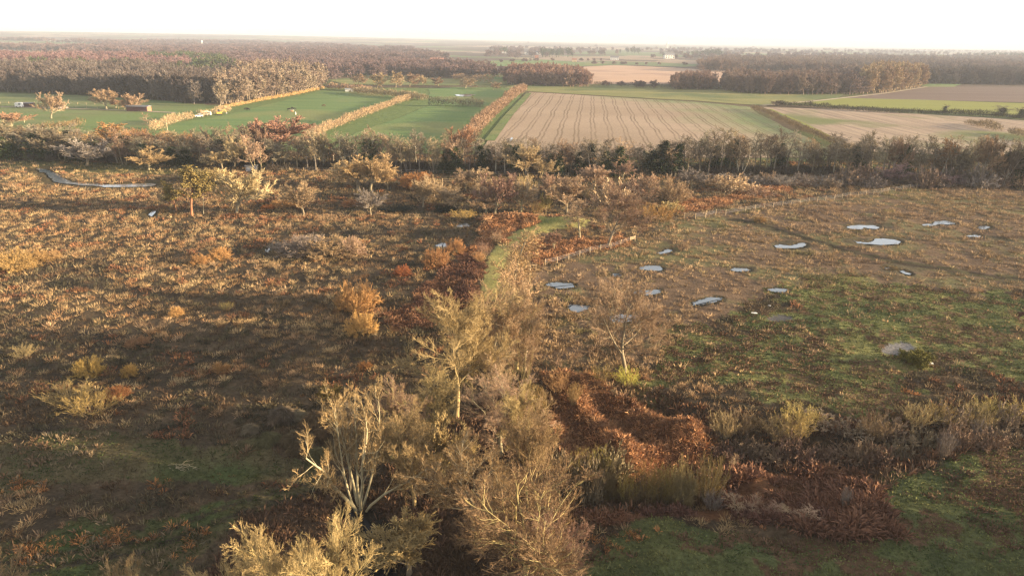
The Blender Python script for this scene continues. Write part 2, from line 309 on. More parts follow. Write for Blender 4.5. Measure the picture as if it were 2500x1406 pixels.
# ------------------------------------------------------------------ water
def m_water(rough=.08, c=(.045, .06, .075)):
    m, N, L, b = mat('still water', rough, .5); b.inputs['Base Color'].default_value = (*c, 1); b.inputs['IOR'].default_value = 2.3
    bp = nd(N, 'ShaderNodeBump'); bp.inputs['Strength'].default_value = .04; bp.inputs['Distance'].default_value = .05; L.new(ntex(N, L, 1.3, 2), bp.inputs['Height']); L.new(bp.outputs[0], b.inputs['Normal']); return m
WATER = m_water(); RIVERM = m_water(.1, (.12, .145, .165)); BROOKM, _, _, _wb = mat('dark brook water', .05, .4); _wb.inputs['Base Color'].default_value = (.008, .008, .009, 1); _wb.inputs['IOR'].default_value = 1.2  # river base colour paled to imitate reflected sky
def sheet(name, P, z, mt, label, cat, grow=0.0):
    P = np.asarray(P); c = P.mean(0); Q = c+(P-c)*(1+grow)
    m = bpy.data.meshes.new(name); m.from_pydata([(x-c[0], y-c[1], 0) for x, y in Q], [], [tuple(range(len(Q)))]); m.update(); m.materials.append(mt)
    if m.polygons[0].normal.z < 0: m.flip_normals()
    o = link(name, m); o.location = (c[0], c[1], z); return tag(o, label, cat, kind='structure')
for (p, lab), P in zip(PONDS, PONDW): tag(sheet('pond_water', P, -.05, WATER, lab, 'pond', .0), lab, 'pond', 'pools on the heath')
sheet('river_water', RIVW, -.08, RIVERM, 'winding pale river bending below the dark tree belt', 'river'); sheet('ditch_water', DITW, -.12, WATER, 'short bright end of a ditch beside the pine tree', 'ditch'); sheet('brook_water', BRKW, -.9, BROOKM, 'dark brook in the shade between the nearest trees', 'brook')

# ------------------------------------------------------------------ fields beyond the belt of trees
def m_field(name, c1, c2, ang=0.0, st=(.02, .25), lines=None, c3=None, lc=(.1, .07, .045), sc=1.0, gx=None):
    m, N, L, b = mat(name, 1.0, .05)
    k = ntex(N, L, sc, 4, .6, 'Object', (st[0], st[1], 1, ang)); col = mixc(N, L, rng_(N, L, k, 0, 1, .35, .65), c1, c2)
    if c3:
        cf = rng_(N, L, ntex(N, L, .013, 4, .55), 0, 1, .5, .62)
        if gx:                              # growth coming through towards one end of the field
            t2 = N.new('ShaderNodeTexCoord'); s2 = N.new('ShaderNodeSeparateXYZ'); L.new(t2.outputs['Object'], s2.inputs[0]); g1 = rng_(N, L, s2.outputs[0], -.45, .3, *gx[0]); g2 = rng_(N, L, s2.outputs[1], 0, .35, *gx[1]); q = nd(N, 'ShaderNodeMath', operation='ADD'); L.new(g1, q.inputs[0]); L.new(g2, q.inputs[1]); q2 = nd(N, 'ShaderNodeMath', operation='ADD'); L.new(q.outputs[0], q2.inputs[0]); L.new(ntex(N, L, .02, 4, .6), q2.inputs[1]); cf = rng_(N, L, q2.outputs[0], 0, .85, .42, .85)
        col = mixc(N, L, cf, col, c3)
    if lines:
        per, la, wob = lines; tc = N.new('ShaderNodeTexCoord'); mp = N.new('ShaderNodeMapping'); mp.inputs['Rotation'].default_value = (0, 0, la); L.new(tc.outputs['Object'], mp.inputs[0])
        sx = N.new('ShaderNodeSeparateXYZ'); L.new(mp.outputs[0], sx.inputs[0]); w = rng_(N, L, ntex(N, L, .02, 3), -wob, wob, .2, .8)
        ad = nd(N, 'ShaderNodeMath', operation='ADD'); L.new(sx.outputs[0], ad.inputs[0]); L.new(w, ad.inputs[1]); tot = None
        for off in (0, 1.9):
            pp = nd(N, 'ShaderNodeMath', operation='PINGPONG'); a2 = nd(N, 'ShaderNodeMath', operation='ADD'); a2.inputs[1].default_value = off; L.new(ad.outputs[0], a2.inputs[0]); L.new(a2.outputs[0], pp.inputs[0]); pp.inputs[1].default_value = per/2
            r = rng_(N, L, pp.outputs[0], .8, 0, .2, .55); tot = r if tot is None else tot
            if off:
                mx = nd(N, 'ShaderNodeMath', operation='MAXIMUM'); L.new(tot, mx.inputs[0]); L.new(r, mx.inputs[1]); tot = mx.outputs[0]
        br = nd(N, 'ShaderNodeMath', operation='MULTIPLY'); L.new(tot, br.inputs[0]); L.new(rng_(N, L, ntex(N, L, .03, 3), .25, 1), br.inputs[1])
        col = mixc(N, L, br.outputs[0], col, lc)
    L.new(mul(N, L, col, rng_(N, L, ntex(N, L, .8, 4), .85, 1.15)), b.inputs['Base Color'])
    bp = nd(N, 'ShaderNodeBump'); bp.inputs['Strength'].default_value = .6; bp.inputs['Distance'].default_value = .3; L.new(ntex(N, L, 1.2, 4), bp.inputs['Height']); L.new(bp.outputs[0], b.inputs['Normal']); return m
GRASS = m_field('pasture grass', (.09, .145, .055), (.13, .18, .065), 0, (.01, .12), c3=(.16, .175, .07))  # stretched noise puts faint shadow bands into the grass colour
ROUGHG = m_field('rough pasture', (.10, .13, .055), (.16, .17, .075), 0, (.02, .1), c3=(.12, .165, .06))  # crosswise streaks are shadow bands painted into the paddock colour
LIME = m_field('winter cereal', (.17, .18, .045), (.20, .20, .055), 0, (.004, .08)); PALE = m_field('grazed meadow', (.15, .155, .06), (.21, .19, .08), 0, (.004, .05), c3=(.10, .12, .05))
STUB = m_field('stubble', (.25, .185, .13), (.32, .24, .175), 0, (.01, .012), lines=(7.6, R_(6.0), 1.5), c3=(.13, .17, .07), gx=((-30, 80), (60, 150))); STUB2 = m_field('old stubble', (.2, .15, .115), (.34, .26, .19), R_(-52), (.25, .012), c3=(.13, .14, .06), sc=1.0)
PLOW = m_field('ploughed soil', (.12, .085, .07), (.15, .11, .09), 0, (.003, .06)); PINKS = m_field('pale drilled soil', (.36, .24, .17), (.42, .28, .2), 0, (.003, .03), c3=(.3, .2, .15)); TRACKM = m_field('pale track', (.3, .25, .18), (.36, .3, .22), 0, (.1, .1))
FIELDS = [
 ('pasture', [(-500, 226), (0, 228), (160, 232), (330, 241), (540, 261), (560, 266), (480, 288), (380, 322), (300, 345), (-500, 345)], ROUGHG, 'rough green paddocks with a pale track, in front of the dark wood'),
 ('meadow', [(350, 338), (430, 301), (540, 285), (680, 250), (785, 222), (870, 226), (950, 234), (985, 243), (900, 277), (760, 330), (700, 352), (350, 352)], GRASS, 'green pasture where cattle feed, left of the diagonal hedge'),
 ('meadow', [(820, 352), (870, 325), (1050, 258), (1198, 262), (1155, 312), (1105, 352)], GRASS, 'green triangular pasture between the two diagonal hedges'),
 ('meadow', [(1045, 218), (1120, 214), (1235, 221), (1205, 262), (1050, 257)], GRASS, 'small green field with a flooded patch'),
 ('stubble_field', [(1165, 372), (1215, 312), (1292, 226), (1500, 238), (1700, 250), (1832, 262), (1842, 272), (1992, 348), (2060, 386), (1165, 386)], STUB, 'large pale stubble field striped with dark tramlines'),
 ('meadow', [(1292, 224), (1230, 215), (1260, 208), (1450, 206), (1650, 214), (1900, 226), (2070, 227), (2045, 240), (1850, 258), (1700, 247), (1500, 236)], PALE, 'pale yellowish meadow beyond the striped stubble field'),
 ('cereal_field', [(1990, 246), (2060, 238), (2520, 254), (2900, 268), (2900, 300), (2500, 284), (2200, 268), (1900, 256)], LIME, 'bright lime green strip between two brown fields'),
 ('ploughed_field', [(2052, 240), (2160, 226), (2262, 212), (2520, 213), (2900, 218), (2900, 268), (2520, 252)], PLOW, 'dark ploughed field at the far edge of the lime strip'),
 ('stubble_field', [(1862, 263), (2060, 268), (2300, 282), (2900, 320), (2900, 410), (2500, 385), (2100, 372), (2058, 354), (1990, 322)], STUB2, 'streaky brown stubble field behind the dark clipped hedge'),
 ('drilled_field', [(1380, 166), (1500, 160), (1640, 166), (1860, 178), (1800, 186), (1780, 206), (1640, 207), (1440, 206), (1425, 186)], PINKS, 'pinkish bare field glowing beyond the copses'),
 ('meadow', [(1080, 152), (1320, 146), (1500, 158), (1360, 166), (1200, 162)], GRASS, 'far dull green field below the white farmhouses'),
 ('meadow', [(800, 196), (840, 192), (1240, 194), (1240, 207), (1110, 210), (850, 208)], PALE, 'strip of meadow under the parkland trees'),
 ('meadow', [(1170, 190), (1242, 188), (1242, 200), (1165, 200)], GRASS, 'small sunlit green field left of the square copse'),
 ('meadow', [(2230, 206), (2350, 206), (2330, 213), (2260, 213)], GRASS, 'green corner beside the tall lit wood'),
]
def worn(P, seed):                          # field edges are never ruler straight
    rg = np.random.default_rng(seed); out = []
    for i in range(len(P)):
        a, c = P[i], P[(i+1) % len(P)]; L = np.hypot(*(c-a)); k = int(np.clip(L/9, 1, 40)); t = np.arange(k)/k; nr = np.array([-(c-a)[1], (c-a)[0]])/max(L, 1e-6); w = np.cumsum(rg.normal(0, .5, k)); w -= w[-1]*t; w = w-w[0]; out.append(a+(c-a)*t[:, None]+nr*w[:, None])
    return np.concatenate(out)
for i, (n, P, mt, lab) in enumerate(FIELDS): sheet(n, worn(poly(P), 60+i), .10+.012*i, mt, lab, 'field')
def ribbon(name, pts, w, z, mt, label, cat, n=3):
    P = poly(pts); P = np.array([P[0]]+[P[i]+(P[i+1]-P[i])*t for i in range(len(P)-1) for t in np.linspace(0, 1, n+1)[1:]]); T = np.gradient(P, axis=0); T /= np.linalg.norm(T, axis=1)[:, None]; Nn = np.stack([-T[:, 1], T[:, 0]], -1)*w/2
    V = np.concatenate([P-Nn, P+Nn]); k = len(P); V = np.c_[V, np.full(len(V), z)]
    return tag(link(name, new_mesh(name, V, [(i, i+1, k+i+1, k+i) for i in range(k-1)][::1], mt)), label, cat, kind='structure')
ribbon('track', [(-300, 261), (0, 262), (120, 265), (330, 272), (430, 277)], 3.2, .3, TRACKM, 'pale farm track past the brown shed', 'track')
ribbon('track', [(1880, 268), (1960, 302), (2055, 350)], 2.0, .31, LIME, 'green headland strip behind the clipped hedge', 'path')
ribbon('track', [(1195, 345), (1240, 285), (1292, 228)], 4.5, .32, ROUGHG, 'green grass margin beside the tall diagonal hedge', 'path')
ribbon('track', [(1860, 259), (1990, 248), (2160, 229), (2262, 213)], 4.0, .33, TRACKM, 'pale farm lane running to the tall lit wood', 'track')
sheet('flood_water', poly(ell(1135, 234, 27, 2.6)), .3, WATER, 'shallow flood shining in the small green field', 'flood'); sheet('flood_water', poly([(1238, 352), (1248, 338), (1253, 339), (1244, 353)]), .35, WATER, 'bright puddle in a wheel rut of the striped stubble field', 'puddle')

# ------------------------------------------------------------------ tree builder: branches grown level by level, each a tapered tube or (twigs) a thin ribbon
def unit(v): return v/np.maximum(np.linalg.norm(v, axis=-1, keepdims=True), 1e-9)
def polyl(rg, P, D, Ln, Rd, k, jit, up, tip):
    pts = [P]; D = unit(D)
    for i in range(k):
        D = unit(D+rg.normal(0, jit, D.shape)+np.array([0, 0, up])); pts.append(pts[-1]+D*(Ln/k)[:, None])
    pts = np.stack(pts, 1); rad = Rd[:, None]*np.linspace(1, tip, k+1)[None]; return pts, rad
def children(rg, pts, rad, Ln, n, t0, ratio, a, ang, angsd, rr, lift=0.0, lmin=.7, lmax=1.2):
    m, k1, _ = pts.shape; k = k1-1; t = t0+(1-t0)*(np.arange(n)[None]+rg.random((m, n)))/n; f = np.minimum(t*k, k-1e-4); i = f.astype(int); f = f-i
    b = np.arange(m)[:, None]; p = pts[b, i]*(1-f[..., None])+pts[b, i+1]*f[..., None]; T = unit(pts[b, i+1]-pts[b, i]); r = rad[b, i]*(1-f)+rad[b, i+1]*f
    rv = rg.normal(0, 1, T.shape); pv = unit(rv-T*(rv*T).sum(-1, keepdims=True)); g = np.radians(ang+angsd*rg.normal(0, 1, (m, n)))[..., None]
    D = T*np.cos(g)+pv*np.sin(g)+np.array([0, 0, lift]); L2 = Ln[:, None]*ratio*(1-a*t)*rg.uniform(lmin, lmax, (m, n))
    q = lambda z: z.reshape(-1, *z.shape[2:])
    return q(p), q(unit(D)), q(L2), q(r*rr)
def tube(rg, pts, rad, ns, wmin=0.0):
    m, k1, _ = pts.shape; T = np.gradient(pts, axis=1); T = unit(T); ref = unit(rg.normal(0, 1, (m, 1, 3))); U = unit(np.cross(T, np.broadcast_to(ref, T.shape))); Vv = np.cross(T, U)
    rad = np.maximum(rad, wmin)
    if ns == 2:
        V = np.stack([pts-U*rad[..., None], pts+U*rad[..., None]], 2); idx = (np.arange(m)[:, None]*k1+np.arange(k1-1)[None])*2
        F = np.stack([idx, idx+1, idx+3, idx+2], -1).reshape(-1, 4); return V.reshape(-1, 3), F
    th = np.arange(ns)*2*math.pi/ns; V = pts[:, :, None]+rad[:, :, None, None]*(U[:, :, None]*np.cos(th)[:, None]+Vv[:, :, None]*np.sin(th)[:, None])
    b = (np.arange(m)[:, None]*k1+np.arange(k1-1)[None])*ns; s = np.arange(ns); s2 = (s+1) % ns; b = b[..., None]
    return V.reshape(-1, 3), np.stack([b+s, b+s2, b+ns+s2, b+ns+s], -1).reshape(-1, 4)
def join(parts):
    Vs, Fs, o = [], [], 0
    for V, F in parts: Vs.append(V); Fs.append(F+o); o += len(V)
    return np.concatenate(Vs), np.concatenate(Fs)
def leafs(rg, C, n, r, size, flat_=.8):      # n leaf sized quads scattered round each centre
    C = np.repeat(C, n, 0); P = C+rg.normal(0, 1, C.shape)*np.array([r, r, r*flat_]); a = unit(rg.normal(0, 1, P.shape)); b = unit(np.cross(a, rg.normal(0, 1, P.shape))); s = size*rg.uniform(.6, 1.3, (len(P), 1))
    V = np.stack([P-a*s, P+b*s*.45, P+a*s, P-b*s*.45], 1).reshape(-1, 3); return V, np.arange(len(V)).reshape(-1, 4)
PROTO = {}
def proto(name, seed, stems, levels, trunk_lv=1, leaf=None, ivy=None, scale_w=1.0):
    """stems: (count, spread deg min, max, length, radius, k, jitter, up, tip, lean); levels: dicts; leaf: clump spec; ivy: ivy spec"""
    rg = np.random.default_rng(seed); n, s0, s1, Ln, Rd, k, jit, up, tip = stems[:9]; base = stems[9] if len(stems) > 9 else .25
    az = (np.arange(n)+rg.random(n))/n*2*math.pi; u0, u1 = math.cos(R_(s0)), math.cos(R_(s1)); g = np.arccos(rg.uniform(u1, u0, n)) if n > 1 else np.radians(rg.uniform(s0, s1, n)); D = np.stack([np.sin(g)*np.cos(az), np.sin(g)*np.sin(az), np.cos(g)], -1)
    P = np.stack([np.cos(az), np.sin(az), 0*az], -1)*base*(n > 1)*rg.uniform(.2, 1, (n, 1)); P[:, 2] -= .25
    lv_ = stems[10] if len(stems) > 10 else .18; Ls = Ln*rg.uniform(1-lv_, 1+lv_, n) if n > 1 else np.array([Ln]); pts, rad = polyl(rg, P, D, Ls, np.full(n, Rd)*(rg.uniform(.7, 1.2, n) if n > 1 else 1), k, jit, up, tip)
    if n == 1: rad[:, 0] *= 1.35
    tr = [tube(rg, pts, rad, 7 if n < 4 else 4)]; cr = []; ends = pts[:, -1]; lp = None; t_pts = pts
    for i, q in enumerate(levels):
        P, D, Ls, R = children(rg, pts, rad, Ls, q['n'], q.get('t0', .25), q['r'], q.get('a', .4), q.get('ang', 45), q.get('sd', 12), q.get('rr', .6), q.get('lift', .0))
        pts, rad = polyl(rg, P, D, Ls, R, q.get('k', 3), q.get('j', .2), q.get('up', .05), q.get('tip', .35))
        ns = q.get('ns', 2); (tr if i+1 < trunk_lv else cr).append(tube(rg, pts, rad, ns, q.get('w', 0)))
        ends = pts[:, -1]
        if leaf and leaf['lv'] == i: lp = pts[:, 1:].reshape(-1, 3)
    tv, tf = join(tr); lists = {'trunk': (tv, tf)}
    if leaf: cv = leafs(rg, lp[rg.random(len(lp)) < leaf.get('p', 1)], leaf['n'], leaf['rad'], leaf['s'], leaf.get('flat', .6)); lists['crown'] = cv; lists['trunk'] = join([(tv, tf)]+cr) if cr else (tv, tf)
    else: lists['crown'] = join(cr)
    if ivy:
        tt = rg.random(ivy['n']); p = t_pts[rg.integers(0, len(t_pts), ivy['n'])]; f = tt*ivy.get('top', .8)*(p.shape[1]-1); i = np.minimum(f.astype(int), p.shape[1]-2); f = (f-i)[:, None]; ar = np.arange(len(p)); c = p[ar, i]*(1-f)+p[ar, i+1]*f
        lists['ivy'] = leafs(rg, c+rg.normal(0, 1, c.shape)*np.array([1, 1, .4])*(ivy['r']*(1.15-tt*.8))[:, None], 1, .05, ivy['s'])
    allv = np.concatenate([v for v, _ in lists.values()]); top = np.percentile(allv[:, 2], 99.7); hw = np.percentile(np.hypot(allv[:, 0], allv[:, 1]), 88)
    PROTO[name] = dict(H=top, W=hw, m={kk: new_mesh(kk, v, f, {'trunk': BARK, 'crown': LEAF if leaf else TWIG, 'ivy': LEAF}[kk]) for kk, (v, f) in lists.items()})
for s in range(3):     # big hedgerow oaks and ashes close to the camera
    proto(f'oak{s}', 100+s, (1, 0, 3, 10.0, .27, 9, .08, .04, .2), [dict(n=17, t0=.28, r=.72, a=.42, ang=52, sd=12, k=6, j=.19, up=.13, ns=5, rr=.5), dict(n=10, t0=.2, r=.52, a=.35, ang=38, k=6, j=.17, up=.08, ns=3, rr=.5, w=.022), dict(n=8, t0=.2, r=.52, ang=32, k=5, j=.13, up=.09, w=.014), dict(n=10, t0=.1, r=.64, ang=27, k=4, j=.09, up=.08, w=.0085), dict(n=3, t0=.15, r=.62, ang=22, k=2, j=.07, up=.07, w=.0052)], 3)
for s in range(2):     # several leaning stems from one stool
    proto(f'multi{s}', 120+s, (7, 8, 40, 8.5, .17, 8, .09, .05, .25, .5), [dict(n=10, t0=.3, r=.36, a=.35, ang=38, k=5, j=.2, up=.12, ns=3, rr=.5), dict(n=8, t0=.2, r=.5, ang=36, k=5, j=.17, up=.08, w=.018), dict(n=8, t0=.15, r=.6, ang=28, k=4, j=.09, up=.09, w=.01), dict(n=3, t0=.2, r=.6, ang=22, k=2, j=.08, up=.08, w=.0065)], 2)
for s in range(3):     # bare trees of the middle distance, short bole and fan shaped crown
    proto(f'fan{s}', 140+s, (1, 0, 6, 4.2, .2, 5, .08, .03, .6), [dict(n=16, t0=.36, r=1.25, a=.35, ang=44, sd=14, k=6, j=.13, up=.1, ns=4, rr=.5), dict(n=11, t0=.2, r=.42, a=.3, ang=32, k=4, j=.13, up=.1, w=.05), dict(n=11, t0=.12, r=.6, ang=28, k=3, j=.1, up=.08, w=.03), dict(n=4, t0=.15, r=.62, ang=24, k=2, j=.08, up=.06, w=.02)], 2)
for s in range(3):     # tall narrow alders of the belt
    proto(f'alder{s}', 160+s, (1, 0, 4, 11, .2, 9, .04, .02, .2), [dict(n=26, t0=.36, r=.3, a=.35, ang=52, sd=12, k=4, j=.14, up=.08, ns=3, rr=.42), dict(n=9, t0=.2, r=.5, ang=42, k=3, j=.2, w=.03), dict(n=7, t0=.15, r=.55, ang=42, k=2, j=.2, w=.022)], 1)
for s in range(2):
    proto(f'poles{s}', 170+s, (4, 3, 16, 9.5, .13, 7, .06, .05, .25, .7), [dict(n=14, t0=.3, r=.32, a=.3, ang=42, k=4, j=.16, up=.1, ns=3, rr=.5), dict(n=9, t0=.2, r=.5, ang=42, k=3, j=.2, w=.028), dict(n=6, t0=.15, r=.55, ang=42, k=2, j=.2, w=.022)], 1)
    proto(f'ivied{s}', 180+s, (1, 0, 5, 10, .26, 8, .05, .02, .3), [dict(n=16, t0=.42, r=.36, a=.35, ang=48, k=4, j=.16, up=.1, ns=3, rr=.45), dict(n=9, t0=.2, r=.5, ang=42, k=3, j=.2, w=.03), dict(n=6, t0=.15, r=.55, ang=42, k=2, j=.2, w=.022)], 1, ivy=dict(n=3200, r=.75, s=.2, top=.9))
    proto(f'round{s}', 190+s, (64, 2, 84, 2.3, .03, 5, .06, .02, .4, .5, .07), [dict(n=7, t0=.3, r=.32, a=.1, ang=30, k=3, j=.12, up=.02, rr=.6, w=.02), dict(n=7, t0=.2, r=.5, a=.2, ang=32, k=3, j=.14, w=.014), dict(n=4, t0=.2, r=.55, ang=30, k=2, j=.14, w=.011)], 1)
    proto(f'osier{s}', 200+s, (40, 3, 34, 3.4, .03, 6, .07, .03, .35, .9), [dict(n=11, t0=.25, r=.28, a=.2, ang=24, k=3, j=.12, up=.1, w=.013), dict(n=6, t0=.2, r=.5, ang=26, k=2, j=.15, w=.01)], 1)
    proto(f'birch{s}', 210+s, (1, 0, 4, 5.5, .06, 8, .05, .02, .2), [dict(n=22, t0=.25, r=.24, a=.3, ang=38, k=4, j=.12, up=.04, w=.014), dict(n=8, t0=.2, r=.5, ang=38, k=3, j=.18, w=.011), dict(n=4, t0=.2, r=.5, ang=38, k=2, j=.2, w=.009)], 1)
    proto(f'wood{s}', 220+s, (1, 0, 4, 8, .2, 5, .06, .02, .3), [dict(n=18, t0=.18, r=.6, a=.3, ang=48, k=3, j=.16, up=.12, w=.085), dict(n=11, t0=.2, r=.5, ang=40, k=2, j=.16, w=.065), dict(n=20, t0=.15, r=.52, ang=38, k=1, j=.15, w=.05)], 1)
    proto(f'lowbush{s}', 230+s, (30, 10, 70, 1.6, .03, 3, .1, .05, .4, .5), [dict(n=8, t0=.2, r=.45, ang=36, k=2, j=.2, up=.08, w=.03), dict(n=7, t0=.2, r=.5, ang=38, k=2, j=.2, w=.024)], 1)
    proto(f'dark{s}', 240+s, (12, 8, 62, 2.0, .05, 4, .1, .06, .4, .4), [dict(n=8, t0=.3, r=.4, ang=38, k=3, j=.2, w=.02)], 1, leaf=dict(lv=0, n=26, rad=.2, s=.12, flat=.9))
proto('pine', 250, (1, 0, 3, 9.0, .19, 8, .05, .01, .35), [dict(n=17, t0=.42, r=.36, a=.25, ang=68, sd=14, k=4, j=.14, up=.12, ns=3, rr=.4), dict(n=6, t0=.35, r=.42, ang=44, k=3, j=.2, up=.1, w=.02)], 1, leaf=dict(lv=1, n=13, rad=.26, s=.2, flat=.5))
proto('farpine', 251, (1, 0, 3, 10, .22, 4, .05, .01, .35), [dict(n=16, t0=.4, r=.34, a=.3, ang=70, k=3, j=.15, up=.1, w=.06)], 1, leaf=dict(lv=0, n=7, rad=.7, s=.6, flat=.5))
proto('conifer', 252, (1, 0, 2, 8.0, .2, 6, .03, .01, .2), [dict(n=46, t0=.08, r=.3, a=.75, ang=78, k=3, j=.12, up=.05, ns=3, rr=.3)], 1, leaf=dict(lv=0, n=16, rad=.24, s=.24, flat=.8))
proto('snag', 253, (2, 4, 12, 8.0, .13, 9, .09, .03, .3, .2), [dict(n=4, t0=.5, r=.28, ang=30, k=4, j=.2, up=.1, ns=4, rr=.6), dict(n=3, t0=.4, r=.4, ang=35, k=3, j=.25, w=.02)], 1)

# twig and bark colours (albedo)
GOLD = (.265, .182, .086); MGOLD = (.37, .27, .145); TAN = (.275, .185, .11); PINK = (.27, .17, .11); RUST = (.44, .255, .095); OLIVE = (.25, .2, .08); GREY = (.2, .165, .135); PURP = (.22, .14, .13); DKBR = (.13, .095, .07)
IVYG = (.028, .042, .014); DKGR = (.035, .05, .018); PINEG = (.165, .125, .042); GORSE = (.10, .085, .02); B_GOLD = (.29, .225, .105); B_GREY = (.21, .17, .11); B_PALE = (.31, .255, .165); B_PINE = (.30, .16, .08)
ALL = []                                    # every individual tree and shrub placed
def plant(name, pr, loc, h, hw, label, cat, twig, bark=B_GREY, rz=None, ivyc=IVYG, group=None, lean=(0, 0), pxy=None):
    p = PROTO[pr]; twig = (twig[0], twig[1]*1.01, min(.9, twig[2]*1.06)); rg = random.Random(int(loc[0]*100)*7919+int(loc[1]*100))
    sz = h/p['H']; sx = hw/p['W'] if hw else sz
    e = empty(name, loc, rg.uniform(0, 6.28) if rz is None else rz, (sx, sx, sz)); e.rotation_euler[0], e.rotation_euler[1] = lean; tag(e, label, cat, group)
    for k, m in p['m'].items(): link({'trunk': 'trunk' if cat == 'tree' else 'stems', 'crown': 'crown', 'ivy': 'ivy'}[k], m, e, bark if k == 'trunk' else ivyc if k == 'ivy' else twig)
    ALL.append((e, pxy)); return e
def px_h(b, pxtop):                          # height whose top, straight above b, projects to image row pxtop
    z = np.linspace(0, 40, 801); _, y = proj(np.full(801, b[0]), np.full(801, b[1]), b[2]+z); return float(z[np.argmin(np.abs(y-pxtop))])
def px_w(b, wpx): return wpx/FPX*math.sqrt(b[0]**2+b[1]**2+(CAM_H-b[2])**2)
def put(name, pr, px, py, top, hw, label, cat='tree', twig=TAN, bark=B_GREY, **kw):
    if cat == 'shrub' and hw: py -= .3*hw          # the pixel marks the near rim of the bush, its foot stands behind
    b = at1(px, py); return plant(name, pr, b, max(.3, px_h(b, top)), px_w(b, hw) if hw else None, label, cat, twig, bark, pxy=(px, py), **kw)

